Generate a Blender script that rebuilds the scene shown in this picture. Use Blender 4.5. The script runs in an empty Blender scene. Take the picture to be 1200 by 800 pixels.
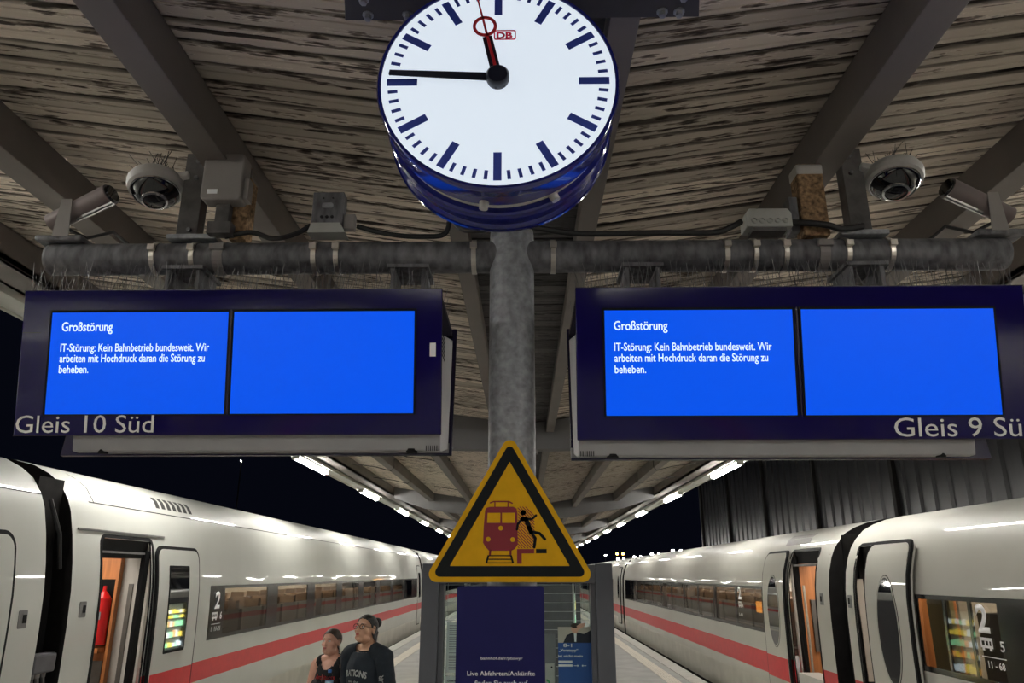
import bpy, bmesh, math, random
from mathutils import Vector, Matrix
random.seed(7)
R = math.radians
SC = bpy.context.scene
COL = SC.collection

# ------------------------------------------------------------------ camera, world, exposure
H = 2.05                                     # phone held overhead
cam = bpy.data.cameras.new('camera')
cam.sensor_width = 36.0
cam.lens = 870 / 1200 * 36
cam.clip_start = 0.02
cam.clip_end = 2000
camo = bpy.data.objects.new('camera', cam)
camo.location = (0, 0, H)
camo.rotation_euler = (R(90) + math.atan(273 / 870), 0, R(0.88))
COL.objects.link(camo)
SC.camera = camo
wd = bpy.data.worlds.new('night_sky')
SC.world = wd
wd.use_nodes = True
wd.node_tree.nodes['Background'].inputs[0].default_value = (0.0035, 0.0045, 0.010, 1)
wd.node_tree.nodes['Background'].inputs[1].default_value = 0.45
SC.view_settings.view_transform = 'Standard'
SC.view_settings.look = 'None'
SC.view_settings.gamma = 1
SC.view_settings.use_curve_mapping = False
SC.view_settings.exposure = 0.0
LAMP = 92.0                                  # emission of the canopy tubes
DIAL = 0.80
TRAINLIGHT = 26.0


# ------------------------------------------------------------------ materials
def nodes(name):
    m = bpy.data.materials.new(name)
    m.use_nodes = True
    nt = m.node_tree
    return m, nt, nt.nodes['Principled BSDF']


def noise(nt, scale, stretch=(1, 1, 1), detail=4, coord='Object', rand=False):
    tc = nt.nodes.new('ShaderNodeTexCoord')
    mp = nt.nodes.new('ShaderNodeMapping')
    mp.inputs['Scale'].default_value = stretch
    nt.links.new(tc.outputs[coord], mp.inputs['Vector'])
    if rand:
        oi = nt.nodes.new('ShaderNodeObjectInfo')
        mu = nt.nodes.new('ShaderNodeMath'); mu.operation = 'MULTIPLY'; mu.inputs[1].default_value = 37.0
        nt.links.new(oi.outputs['Random'], mu.inputs[0])
        nt.links.new(mu.outputs[0], mp.inputs['Location'])
    n = nt.nodes.new('ShaderNodeTexNoise')
    n.inputs['Scale'].default_value = scale
    n.inputs['Detail'].default_value = detail
    nt.links.new(mp.outputs[0], n.inputs['Vector'])
    return n


def ramp(nt, src, stops):
    r = nt.nodes.new('ShaderNodeValToRGB')
    e = r.color_ramp.elements
    e[0].position, e[0].color = stops[0][0], (*stops[0][1], 1)
    e[1].position, e[1].color = stops[-1][0], (*stops[-1][1], 1)
    for p, c in stops[1:-1]:
        k = e.new(p); k.color = (*c, 1)
    nt.links.new(src, r.inputs[0])
    return r


def mat(name, col, rough=0.6, metal=0.0, var=0.12, scale=9, bump=0.0, stretch=(1, 1, 1), coat=0.0, spec=None, detail=4):
    m, nt, b = nodes(name)
    n = noise(nt, scale, stretch, detail)
    r = ramp(nt, n.outputs['Fac'], [(0.3, tuple(c * (1 - var) for c in col)), (0.7, tuple(min(1, c * (1 + var)) for c in col))])
    nt.links.new(r.outputs[0], b.inputs['Base Color'])
    b.inputs['Roughness'].default_value = rough
    b.inputs['Metallic'].default_value = metal
    b.inputs['Coat Weight'].default_value = coat
    b.inputs['Coat Roughness'].default_value = 0.035
    if spec is not None:
        b.inputs['Specular IOR Level'].default_value = spec
    if bump:
        bp = nt.nodes.new('ShaderNodeBump')
        bp.inputs['Strength'].default_value = bump
        bp.inputs['Distance'].default_value = 0.01
        nt.links.new(n.outputs['Fac'], bp.inputs['Height'])
        nt.links.new(bp.outputs[0], b.inputs['Normal'])
    return m


def emit(name, col, strength, base=(0.8, 0.8, 0.8)):
    m, nt, b = nodes(name)
    b.inputs['Base Color'].default_value = (*base, 1)
    b.inputs['Emission Color'].default_value = (*col, 1)
    b.inputs['Emission Strength'].default_value = strength
    b.inputs['Roughness'].default_value = 0.35
    return m


def glass(name, col, alpha_t, rough=0.02):
    """tinted pane: glossy coat over a mix of transparent and dark"""
    m, nt, b = nodes(name)
    out = nt.nodes['Material Output']
    tr = nt.nodes.new('ShaderNodeBsdfTransparent'); tr.inputs[0].default_value = (*col, 1)
    gl = nt.nodes.new('ShaderNodeBsdfGlossy'); gl.inputs['Roughness'].default_value = rough
    gl.inputs['Color'].default_value = (0.9, 0.92, 0.95, 1)
    fr = nt.nodes.new('ShaderNodeFresnel'); fr.inputs['IOR'].default_value = alpha_t
    mx = nt.nodes.new('ShaderNodeMixShader')
    # reflect on outer faces only: the pane is a thin slab, its inner faces pass light straight through
    ge = nt.nodes.new('ShaderNodeNewGeometry')
    inv = nt.nodes.new('ShaderNodeMath'); inv.operation = 'SUBTRACT'; inv.inputs[0].default_value = 1.0
    mu = nt.nodes.new('ShaderNodeMath'); mu.operation = 'MULTIPLY'
    nt.links.new(ge.outputs['Backfacing'], inv.inputs[1])
    nt.links.new(fr.outputs[0], mu.inputs[0]); nt.links.new(inv.outputs[0], mu.inputs[1])
    nt.links.new(mu.outputs[0], mx.inputs[0])
    nt.links.new(tr.outputs[0], mx.inputs[1])
    nt.links.new(gl.outputs[0], mx.inputs[2])
    nt.links.new(mx.outputs[0], out.inputs['Surface'])
    nt.nodes.remove(b)
    return m


def plank_mat(name, light, mid, dark, low, edge=False):
    m, nt, b = nodes(name)
    n1 = noise(nt, 1.0, (2.2, 45, 45), 5, rand=True)
    n2 = noise(nt, 9.0, (1.0, 4, 4), 9, rand=True)
    n3 = noise(nt, 0.9, (1, 1, 1), 3, rand=False)
    a = nt.nodes.new('ShaderNodeMath'); a.operation = 'MULTIPLY_ADD'; a.inputs[1].default_value = 0.75
    nt.links.new(n2.outputs['Fac'], a.inputs[0]); nt.links.new(n1.outputs['Fac'], a.inputs[2])
    a2 = nt.nodes.new('ShaderNodeMath'); a2.operation = 'MULTIPLY_ADD'; a2.inputs[1].default_value = 0.35
    nt.links.new(n3.outputs['Fac'], a2.inputs[0]); nt.links.new(a.outputs[0], a2.inputs[2])
    r = ramp(nt, a2.outputs[0], [(0.84, dark), (0.93, low), (1.0, mid), (1.14, light)])
    if edge:                                   # darkens both long edges of each board, marking the lines between them
        tc = nt.nodes.new('ShaderNodeTexCoord'); sp = nt.nodes.new('ShaderNodeSeparateXYZ')
        ab = nt.nodes.new('ShaderNodeMath'); ab.operation = 'ABSOLUTE'
        ad = nt.nodes.new('ShaderNodeMath'); ad.operation = 'MULTIPLY_ADD'; ad.inputs[1].default_value = 0.030
        mp = nt.nodes.new('ShaderNodeMapRange'); mp.inputs[1].default_value = 0.054; mp.inputs[2].default_value = 0.070
        mixc = nt.nodes.new('ShaderNodeMix'); mixc.data_type = 'RGBA'; mixc.inputs[7].default_value = (0.035, 0.028, 0.024, 1)
        nt.links.new(tc.outputs['Object'], sp.inputs[0]); nt.links.new(sp.outputs['Y'], ab.inputs[0])
        nt.links.new(n1.outputs['Fac'], ad.inputs[0]); nt.links.new(ab.outputs[0], ad.inputs[2])
        nt.links.new(ad.outputs[0], mp.inputs[0]); nt.links.new(mp.outputs[0], mixc.inputs[0])
        nt.links.new(r.outputs[0], mixc.inputs[6])
        r = mixc
    oi = nt.nodes.new('ShaderNodeObjectInfo')
    hs = nt.nodes.new('ShaderNodeHueSaturation')
    mr = nt.nodes.new('ShaderNodeMapRange'); mr.inputs[3].default_value = 0.62; mr.inputs[4].default_value = 1.25
    nt.links.new(oi.outputs['Random'], mr.inputs[0]); nt.links.new(mr.outputs[0], hs.inputs['Value'])
    nt.links.new(r.outputs[2 if edge else 0], hs.inputs['Color'])
    nt.links.new(hs.outputs[0], b.inputs['Base Color'])
    b.inputs['Roughness'].default_value = 0.8
    b.inputs['Specular IOR Level'].default_value = 0.2
    bp = nt.nodes.new('ShaderNodeBump'); bp.inputs['Strength'].default_value = 0.9; bp.inputs['Distance'].default_value = 0.008
    nt.links.new(a2.outputs[0], bp.inputs['Height']); nt.links.new(bp.outputs[0], b.inputs['Normal'])
    return m


M = {}
M['plank'] = plank_mat('peeling_board_paint', (0.88, 0.80, 0.69), (0.64, 0.565, 0.48), (0.06, 0.048, 0.04), (0.27, 0.225, 0.185))
M['plank_edge'] = plank_mat('peeling_board_paint_dark_edges', (0.92, 0.83, 0.71), (0.68, 0.60, 0.505), (0.06, 0.048, 0.04), (0.28, 0.23, 0.19), True)
M['plank_dark'] = plank_mat('dark_board_paint', (0.16, 0.15, 0.15), (0.10, 0.095, 0.095), (0.02, 0.02, 0.02), (0.05, 0.05, 0.05))
M['beam'] = mat('beam_paint', (0.16, 0.143, 0.132), 0.6, var=0.13, scale=3, bump=0.15, detail=8)
M['girder'] = mat('girder_paint', (0.145, 0.143, 0.146), 0.6, var=0.1, scale=2)
M['backing'] = mat('roof_backing', (0.02, 0.018, 0.016), 0.9)
M['steel_plate'] = mat('clock_bracket_steel', (0.055, 0.052, 0.052), 0.6, 0.1, scale=14, bump=0.1)
M['galv'] = mat('galvanised_steel', (0.30, 0.31, 0.33), 0.55, 0.35, var=0.30, scale=34, bump=0.15, detail=9)
M['galv_dark'] = mat('weathered_pipe_steel', (0.15, 0.15, 0.16), 0.6, 0.3, var=0.5, scale=28, bump=0.25, stretch=(1, 1, 0.35), detail=10)
M['post'] = mat('bracket_post_paint', (0.085, 0.08, 0.078), 0.65, var=0.35, scale=16, bump=0.3)
M['strap'] = mat('bright_strap_steel', (0.62, 0.58, 0.52), 0.35, 0.8, var=0.2)
M['rust'] = mat('rusty_hanger', (0.27, 0.17, 0.09), 0.9, var=0.6, scale=60, bump=0.8, detail=10)
M['cable'] = mat('black_cable_rubber', (0.012, 0.012, 0.013), 0.5)
M['boxgrey'] = mat('grey_plastic_box', (0.27, 0.25, 0.24), 0.6, var=0.08)
M['boxlight'] = mat('light_plastic_box', (0.42, 0.43, 0.40), 0.6, var=0.1)
M['camwhite'] = mat('dusty_white_plastic', (0.45, 0.44, 0.42), 0.55, var=0.12)
M['cambrown'] = mat('camera_tube_paint', (0.19, 0.155, 0.15), 0.45, 0.2, var=0.1)
M['black_gloss'] = mat('black_gloss_dome', (0.008, 0.008, 0.01), 0.06, var=0.05, coat=0.6)
M['chrome'] = mat('chrome_ring', (0.7, 0.7, 0.7), 0.15, 1.0, var=0.05)
M['navy'] = mat('navy_gloss_enamel', (0.010, 0.014, 0.15), 0.12, var=0.05, coat=0.7)
M['navyglass'] = mat('navy_display_glass', (0.009, 0.006, 0.085), 0.08, var=0.06, spec=0.35)
M['navyside'] = mat('navy_display_side', (0.022, 0.018, 0.05), 0.25, var=0.06)
M['housing'] = mat('display_housing_grey', (0.34, 0.34, 0.345), 0.5, 0.1, var=0.05)
M['dial'] = emit('lit_clock_dial', (0.80, 0.89, 1.0), DIAL, (0.25, 0.28, 0.3))
M['mark'] = mat('dial_blue_marks', (0.025, 0.05, 0.33), 0.5, var=0.03)
M['hand'] = mat('black_clock_hand', (0.006, 0.008, 0.02), 0.4, var=0.03)
M['red'] = mat('red_clock_paint', (0.42, 0.012, 0.02), 0.5, var=0.05)
M['logo_red'] = mat('logo_red', (0.85, 0.01, 0.08), 0.5, var=0.02)
M['ring_white'] = mat('clock_seam_strip', (0.5, 0.5, 0.48), 0.5, var=0.15)
M['screen'] = emit('blue_screen', (0.0, 0.086, 0.84), 1.0, (0.0, 0.004, 0.02))
M['screen'].node_tree.nodes['Principled BSDF'].inputs['Specular IOR Level'].default_value = 0.15
M['screentext'] = emit('screen_text', (0.72, 0.93, 1.0), 0.95)
M['print'] = mat('grey_white_print', (0.93, 0.93, 0.94), 0.6, var=0.03)
M['yellow'] = mat('warning_yellow', (0.74, 0.40, 0.004), 0.55, var=0.06, scale=20, spec=0.2)
M['signblack'] = mat('warning_black', (0.006, 0.008, 0.010), 0.4, var=0.1, spec=0.2)
M['signred'] = mat('warning_red', (0.24, 0.012, 0.025), 0.45, var=0.04)
M['signback'] = mat('sign_back_aluminium', (0.4, 0.4, 0.4), 0.5, 0.6)
M['bluesign'] = mat('navy_blue_sign_foil', (0.014, 0.014, 0.105), 0.45, var=0.05, spec=0.2)
M['frame'] = mat('showcase_frame_paint', (0.085, 0.09, 0.105), 0.5, var=0.05)
M['glass'] = glass('clear_glass', (0.93, 0.96, 0.95), 1.22)
M['wire'] = mat('pale_wire', (0.55, 0.58, 0.58), 0.4, 0.4)
M['paper'] = mat('white_paper', (0.72, 0.78, 0.78), 0.7, var=0.03)
M['ink'] = mat('grey_print_ink', (0.25, 0.27, 0.30), 0.7, var=0.05)
M['panelgrey'] = mat('grey_back_panel', (0.17, 0.18, 0.19), 0.6, var=0.05)
M['posterblue'] = mat('poster_blue', (0.018, 0.09, 0.34), 0.5, var=0.06)
M['suit'] = mat('poster_dark_suit', (0.012, 0.014, 0.03), 0.6)
M['white'] = mat('plain_white_print', (0.85, 0.87, 0.9), 0.6, var=0.02)
M['green'] = mat('green_print', (0.02, 0.35, 0.08), 0.6)
# train
M['trainL'] = mat('train_body_paint', (0.62, 0.63, 0.585), 0.5, var=0.04, scale=1.2, coat=0.55)
M['trainR'] = mat('train_body_warm_paint', (0.61, 0.60, 0.545), 0.5, var=0.04, scale=1.2, coat=0.55)
M['stripe'] = mat('train_red_stripe', (0.70, 0.016, 0.024), 0.45, var=0.06, coat=0.3)
M['skirt'] = mat('train_lower_paint', (0.50, 0.49, 0.43), 0.35, var=0.12, scale=3)
M['under'] = mat('underframe_dirt', (0.010, 0.009, 0.009), 0.8, var=0.3, spec=0.15)
M['rubber'] = mat('door_rubber', (0.006, 0.006, 0.007), 0.6, spec=0.15)
M['seam'] = mat('panel_seam', (0.03, 0.03, 0.03), 0.7)
M['band'] = mat('dark_window_band', (0.018, 0.018, 0.019), 0.15, var=0.1, spec=0.4)
M['pane'] = glass('tinted_train_glass', (0.62, 0.60, 0.55), 1.22)
M['darkglass'] = mat('dark_door_glass', (0.012, 0.013, 0.014), 0.03, var=0.05, coat=0.6, spec=0.9)
M['wood'] = mat('orange_veneer', (0.55, 0.21, 0.07), 0.45, var=0.18, scale=3, stretch=(8, 8, 0.7))
M['lining'] = mat('interior_lining', (0.50, 0.46, 0.40), 0.6, var=0.05)
M['lining_white'] = mat('vestibule_panel', (0.60, 0.59, 0.57), 0.5, var=0.04)
M['carpet'] = mat('train_floor', (0.08, 0.075, 0.08), 0.9)
M['seatcloth'] = mat('seat_cloth', (0.13, 0.12, 0.12), 0.85, var=0.25, scale=40)
M['seatleather'] = mat('headrest_brown', (0.22, 0.14, 0.09), 0.6)
M['curtain'] = mat('yellow_partition', (0.34, 0.28, 0.12), 0.7, var=0.12, stretch=(6, 6, 0.4), scale=4)
M['extred'] = mat('extinguisher_red', (0.72, 0.012, 0.015), 0.3, var=0.03, coat=0.4)
M['handlegrey'] = mat('brushed_handle', (0.20, 0.20, 0.20), 0.35, 0.7)
M['trainlight'] = emit('train_ceiling_light', (1.0, 0.91, 0.78), TRAINLIGHT)
M['vestlight'] = emit('vestibule_light', (1.0, 0.92, 0.8), 7.0)
M['infoyellow'] = emit('seat_info_display', (1.0, 0.35, 0.02), 1.6)
# platform
M['lamp'] = emit('lit_lamp_tube', (1.0, 0.97, 0.90), LAMP)
M['tray'] = mat('lamp_tray_paint', (0.62, 0.62, 0.58), 0.5, var=0.05)
M['asphalt'] = mat('platform_paving', (0.36, 0.36, 0.345), 0.75, var=0.12, scale=2.2, bump=0.1, detail=9)
M['coping'] = mat('platform_coping', (0.50, 0.49, 0.45), 0.75, var=0.1, scale=6)
M['tactile'] = mat('pale_tactile_strip', (0.68, 0.64, 0.55), 0.75, var=0.06, scale=10)
M['ballast'] = mat('track_ballast', (0.05, 0.045, 0.04), 0.95, var=0.5, scale=30, bump=0.8)
M['rail'] = mat('rail_steel', (0.25, 0.2, 0.17), 0.4, 0.7)
M['cladding'] = mat('dark_metal_cladding', (0.060, 0.060, 0.062), 0.30, 0.5, var=0.3, scale=1.4, stretch=(1, 1, 0.2))
M['farlight'] = emit('far_floodlight', (1.0, 0.95, 0.85), 60.0)
M['farorange'] = emit('far_sodium_light', (1.0, 0.42, 0.06), 30.0)
M['mast'] = mat('mast_steel', (0.03, 0.03, 0.03), 0.6, 0.4)
M['vend'] = mat('vending_case', (0.10, 0.10, 0.11), 0.5)
M['vendback'] = emit('vending_glow', (0.80, 0.95, 0.75), 0.4)
M['snackA'] = emit('lit_yellow_packet', (1.0, 0.72, 0.05), 5.5)
M['snackB'] = emit('lit_green_bottle', (0.35, 0.9, 0.45), 5.5)
M['snackC'] = emit('lit_orange_packet', (1.0, 0.35, 0.05), 5.5)
M['snackD'] = emit('lit_white_bottle', (0.85, 0.95, 1.0), 5.5)
# people
M['skinw'] = mat('fair_skin', (0.74, 0.42, 0.31), 0.5, var=0.08, scale=18)
M['skinm'] = mat('tan_skin', (0.60, 0.34, 0.22), 0.5, var=0.08, scale=18)
M['hairw'] = mat('dark_brown_hair', (0.035, 0.018, 0.010), 0.45, var=0.4, scale=60, stretch=(1, 1, 6), bump=0.4)
M['hairm'] = mat('black_hair', (0.010, 0.008, 0.008), 0.4, var=0.4, scale=60, stretch=(1, 1, 6), bump=0.4)
M['tank'] = mat('black_cotton', (0.010, 0.010, 0.011), 0.85, var=0.2, scale=30, bump=0.2)
M['sweat'] = mat('dark_navy_cotton', (0.010, 0.017, 0.026), 0.85, var=0.25, scale=22, bump=0.25)
M['jeans'] = mat('dark_denim', (0.02, 0.028, 0.05), 0.85, var=0.2, scale=50)
M['shoe'] = mat('black_shoe', (0.015, 0.015, 0.015), 0.6)
M['lip'] = mat('lips', (0.42, 0.10, 0.09), 0.4)
M['eye'] = mat('eye_dark', (0.02, 0.012, 0.01), 0.15)
M['eyewhite'] = mat('eye_white', (0.7, 0.68, 0.65), 0.3, var=0.02)
M['shirtred'] = mat('red_shirt_print', (0.55, 0.02, 0.02), 0.7)
M['shirtwhite'] = mat('white_shirt_print', (0.62, 0.64, 0.62), 0.7)
M['bottle'] = glass('bottle_plastic', (0.75, 0.85, 0.92), 1.45, 0.05)
M['cap'] = mat('blue_bottle_cap', (0.05, 0.2, 0.6), 0.4)
M['bottlelabel'] = mat('bottle_label', (0.35, 0.55, 0.75), 0.5)


# ------------------------------------------------------------------ mesh helpers
class MB:
    def __init__(s):
        s.v, s.f, s.mi = [], [], []

    def add(s, vs, fs, mi=0, T=None):
        o = len(s.v)
        for p in vs:
            p = Vector(p)
            s.v.append(T @ p if T is not None else p)
        for f in fs:
            s.f.append([o + i for i in f]); s.mi.append(mi)

    def box(s, x0, x1, y0, y1, z0, z1, mi=0, T=None):
        vs = [(x, y, z) for x in (x0, x1) for y in (y0, y1) for z in (z0, z1)]
        s.add(vs, [(0, 1, 3, 2), (4, 6, 7, 5), (0, 4, 5, 1), (2, 3, 7, 6), (0, 2, 6, 4), (1, 5, 7, 3)], mi, T)

    def prism(s, poly, z0, z1, mi=0, T=None):
        n = len(poly)
        vs = [(x, y, z0) for x, y in poly] + [(x, y, z1) for x, y in poly]
        fs = [list(range(n))[::-1], list(range(n, 2 * n))] + [(i, (i + 1) % n, n + (i + 1) % n, n + i) for i in range(n)]
        s.add(vs, fs, mi, T)

    def cyl(s, p0, p1, r0, r1=None, n=12, mi=0, cap=True):
        r1 = r0 if r1 is None else r1
        p0, p1 = Vector(p0), Vector(p1)
        q = (p1 - p0).to_track_quat('Z', 'Y').to_matrix()
        vs = []
        for p, r in ((p0, r0), (p1, r1)):
            for i in range(n):
                a = 2 * math.pi * i / n
                vs.append(p + q @ Vector((math.cos(a) * r, math.sin(a) * r, 0)))
        fs = [(i, (i + 1) % n, n + (i + 1) % n, n + i) for i in range(n)]
        if cap:
            fs += [list(range(n))[::-1], list(range(n, 2 * n))]
        s.add(vs, fs, mi)

    def path(s, pts, r, n=7, mi=0):
        pts = [Vector(p) for p in pts]
        rings = []
        for k, p in enumerate(pts):
            d = pts[min(k + 1, len(pts) - 1)] - pts[max(k - 1, 0)]
            q = d.to_track_quat('Z', 'Y').to_matrix()
            rings.append([p + q @ Vector((math.cos(6.2832 * i / n) * r, math.sin(6.2832 * i / n) * r, 0)) for i in range(n)])
        vs = [v for g in rings for v in g]
        fs = []
        for k in range(len(pts) - 1):
            for i in range(n):
                fs.append((k * n + i, k * n + (i + 1) % n, (k + 1) * n + (i + 1) % n, (k + 1) * n + i))
        fs += [list(range(n))[::-1], [len(vs) - n + i for i in range(n)]]
        s.add(vs, fs, mi)

    def lathe(s, prof, n=32, mi=0, T=None):
        """profile of (r, z) around local Z, closed at the axis where r == 0"""
        vs, rows = [], []
        for r, z in prof:
            if r < 1e-6:
                rows.append([len(vs)]); vs.append((0, 0, z))
            else:
                rows.append([len(vs) + i for i in range(n)])
                for i in range(n):
                    a = 2 * math.pi * i / n
                    vs.append((math.cos(a) * r, math.sin(a) * r, z))
        fs = []
        for a, b in zip(rows, rows[1:]):
            for i in range(n):
                j = (i + 1) % n
                if len(a) == 1 and len(b) == 1: break
                if len(a) == 1: fs.append((a[0], b[i], b[j]))
                elif len(b) == 1: fs.append((a[i], a[j], b[0]))
                else: fs.append((a[i], a[j], b[j], b[i]))
        s.add(vs, fs, mi, T)

    def ball(s, c, rx, ry=None, rz=None, n=16, mi=0, T=None):
        ry = ry or rx; rz = rz or rx
        k = n // 2
        prof = [(math.sin(math.pi * i / k), -math.cos(math.pi * i / k)) for i in range(k + 1)]
        prof[0] = (0, -1); prof[-1] = (0, 1)
        TT = (T or Matrix()) @ Matrix.Translation(c) @ Matrix.Diagonal((rx, ry, rz, 1))
        s.lathe(prof, n, mi, TT)

    def mesh(s, name, mats, smooth=False):
        me = bpy.data.meshes.new(name)
        me.from_pydata([tuple(v) for v in s.v], [], s.f)
        for m in (mats if isinstance(mats, (list, tuple)) else [mats]):
            me.materials.append(m)
        me.polygons.foreach_set('material_index', s.mi)
        bm = bmesh.new(); bm.from_mesh(me)
        bmesh.ops.recalc_face_normals(bm, faces=bm.faces)
        bm.to_mesh(me); bm.free()
        if smooth:
            me.polygons.foreach_set('use_smooth', [True] * len(me.polygons))
            try:
                me.set_sharp_from_angle(angle=R(40))
            except Exception:
                pass
        me.update()
        return me

    def obj(s, name, mats, parent=None, smooth=False, bevel=0, loc=None):
        o = bpy.data.objects.new(name, s.mesh(name, mats, smooth))
        COL.objects.link(o)
        if parent: o.parent = parent
        if loc is not None: o.location = loc
        if bevel:
            b = o.modifiers.new('bevel', 'BEVEL'); b.width = bevel; b.segments = 2; b.limit_method = 'ANGLE'
        return o


def link_mesh(name, me, parent=None, loc=(0, 0, 0), rot=(0, 0, 0)):
    o = bpy.data.objects.new(name, me)
    COL.objects.link(o)
    if parent: o.parent = parent
    o.location = loc; o.rotation_euler = rot
    return o


def tag(o, label=None, cat=None, group=None, kind=None):
    if label: o['label'] = label
    if cat: o['category'] = cat
    if group: o['group'] = group
    if kind: o['kind'] = kind
    return o


def thing(name, label, cat, loc=(0, 0, 0), rot=(0, 0, 0), group=None, kind=None):
    o = bpy.data.objects.new(name, None)
    o.empty_display_size = 0.1
    COL.objects.link(o)
    o.location = loc; o.rotation_euler = rot
    return tag(o, label, cat, group, kind)


_cap = {}


def glyph_mesh(body, bold, align='LEFT'):
    cu = bpy.data.curves.new('glyphs', 'FONT')
    cu.body = body; cu.size = 1.0; cu.offset = bold; cu.extrude = 0.0; cu.align_x = align
    cu.resolution_u = 3
    cu.space_line = 1.0
    o = bpy.data.objects.new('glyphs', cu)
    COL.objects.link(o)
    bpy.context.view_layer.update()
    me = bpy.data.meshes.new_from_object(o.evaluated_get(bpy.context.evaluated_depsgraph_get()))
    bpy.data.objects.remove(o); bpy.data.curves.remove(cu)
    return me


def lettering(body, m, parent, T, width=None, cap=0.02, bold=0.0, name='lettering', xs=1.0, th=0.0006):
    """text laid flat in the frame T (x along the line, y up, z out), cap height in metres"""
    if 'h' not in _cap:
        me = glyph_mesh('H', 0); ys = [v.co.y for v in me.vertices]; _cap['h'] = max(ys) - min(ys)
    me = glyph_mesh(body, bold)
    xs_ = [v.co.x for v in me.vertices]
    x0, x1 = min(xs_), max(xs_)
    k = cap / _cap['h']
    kx = (width / (x1 - x0)) if width else k * xs
    bm = bmesh.new(); bm.from_mesh(me)
    g = bmesh.ops.extrude_face_region(bm, geom=bm.faces[:])
    for e in g['geom']:
        if isinstance(e, bmesh.types.BMVert): e.co.z += th / 1.0
    for v in bm.verts:
        v.co = T @ Vector(((v.co.x - x0) * kx, v.co.y * k, v.co.z))
    bm.to_mesh(me); bm.free()
    me.name = name
    me.materials.clear(); me.materials.append(m)
    return link_mesh(name, me, parent)


def frame_T(origin, x, y):
    x = Vector(x).normalized(); y = Vector(y).normalized(); z = x.cross(y)
    T = Matrix((x, y, z)).transposed().to_4x4()
    T.translation = Vector(origin)
    return T


def rrect(x0, x1, y0, y1, r, n=4):
    pts = []
    for cx, cy, a0 in ((x1 - r, y0 + r, -90), (x1 - r, y1 - r, 0), (x0 + r, y1 - r, 90), (x0 + r, y0 + r, 180)):
        for i in range(n + 1):
            a = R(a0 + 90 * i / n)
            pts.append((cx + r * math.cos(a), cy + r * math.sin(a)))
    return pts


# ------------------------------------------------------------------ the platform and the tracks
YN, YF = -32.0, 75.0
XEL, XER = -3.98, 3.63
mb = MB(); mb.box(XEL + .32, XER - .32, YN, YF, -0.96, 0.0)
floor = tag(mb.obj('floor', M['asphalt']), 'grey paved island platform between the two trains', None, None, 'structure')
for sx, xe in ((-1, XEL), (1, XER)):
    me = None
    L = 1.0
    b = MB(); b.box(min(xe, xe - sx * .32) + .004, max(xe, xe - sx * .32) - .004, 0.005, L - .005, -0.96, 0.012)
    me = b.mesh('coping_slab', M['coping'])
    for k in range(60):
        link_mesh('coping_slab', me, floor, (0, -6 + k * L, 0))
    b = MB(); b.box(min(xe, xe - sx * .3), max(xe, xe - sx * .3), 54, YF, -0.96, 0.012)
    b.box(min(xe, xe - sx * .3), max(xe, xe - sx * .3), YN, -6, -0.96, 0.012)
    tag(b.obj('coping_rest', M['coping'], floor), kind='stuff')
    xt = -3.18 if sx < 0 else 2.98
    b = MB(); b.box(xt - .14, xt + .14, 0.004, .5 - .004, 0, .006)
    for j in range(5):
        b.box(xt - .12 + j * .055, xt - .095 + j * .055, .01, .49, .006, .010)
    me = b.mesh('tactile_tile', M['tactile'])
    for k in range(100):
        link_mesh('tactile_tile', me, floor, (0, 2 + k * .5, 0))
mb = MB(); mb.box(-30, XEL, YN, 140, -1.3, -0.98); mb.box(XER, 30, YN, 140, -1.3, -0.98)
mb.box(-30, 30, YF, 140, -1.3, -1.0)
tag(mb.obj('track_bed', M['ballast']), 'dark ballast bed of the tracks beside the platform', None, None, 'structure')
for sx, xe in ((-1, XEL - .85), (1, XER + .95)):
    for k in range(2):
        x = xe + sx * 1.435 * k
        mb = MB(); mb.box(x - .035, x + .035, YN, 140, -.96, -.80); mb.box(x - .07, x + .07, YN, 140, -.98, -.955)
        tag(mb.obj('rail', M['rail']), ('left' if sx < 0 else 'right') + (' track, rail nearer the platform' if k == 0 else ' track, rail farther from the platform') + ' under the train', None, None, 'structure')

# ------------------------------------------------------------------ the canopy
ZC = H + 1.70          # underside of the boards at the valley
SL = 0.15
ANG = math.atan(SL)
XO = 4.02              # outer edge
XI = 0.36


def roofz(x): return ZC + SL * abs(x)


mb = MB()
for s in (-1, 1):
    vs = [(s * 0.0, YN, ZC + .06), (s * XO, YN, roofz(XO) + .05), (s * XO, YF, roofz(XO) + .05), (0, YF, ZC + .06)]
    vs2 = [(x, y, z + .05) for x, y, z in vs]
    mb.add(vs + vs2, [(0, 1, 2, 3), (7, 6, 5, 4), (0, 4, 5, 1), (1, 5, 6, 2), (2, 6, 7, 3), (3, 7, 4, 0)])
ceiling = tag(mb.obj('ceiling', M['backing']), 'butterfly canopy roof of peeling boards over the platform', None, None, 'structure')
PW = 0.115
plk = []
for v in range(3):
    b = MB()
    L = (XO - XI) / math.cos(ANG)
    n = 4
    # board with bevelled long edges, sagging a little along its length
    prof = [(-.052, .024), (-.052, .010), (-.045, 0), (.002 + .006 * v, 0), (.006 + .006 * v, .008), (.011 + .006 * v, 0), (.044, 0), (.051, .010), (.051, .024)]
    vs = []; m_ = len(prof)
    for i in range(n + 1):
        dz = random.uniform(-.002, .002); dy = random.uniform(-.0015, .0015)
        for (y, z) in prof: vs.append((L * i / n, y + dy, z + dz))
    fs = []
    for i in range(n):
        for j in range(m_ - 1):
            fs.append((i * m_ + j, i * m_ + j + 1, (i + 1) * m_ + j + 1, (i + 1) * m_ + j))
    fs += [list(range(m_)), [n * m_ + j for j in range(m_)][::-1]]
    b.add(vs, fs)
    plk.append(b.mesh('plank', M['plank_edge']))
Y0P = 1.45
NP = 72
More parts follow.
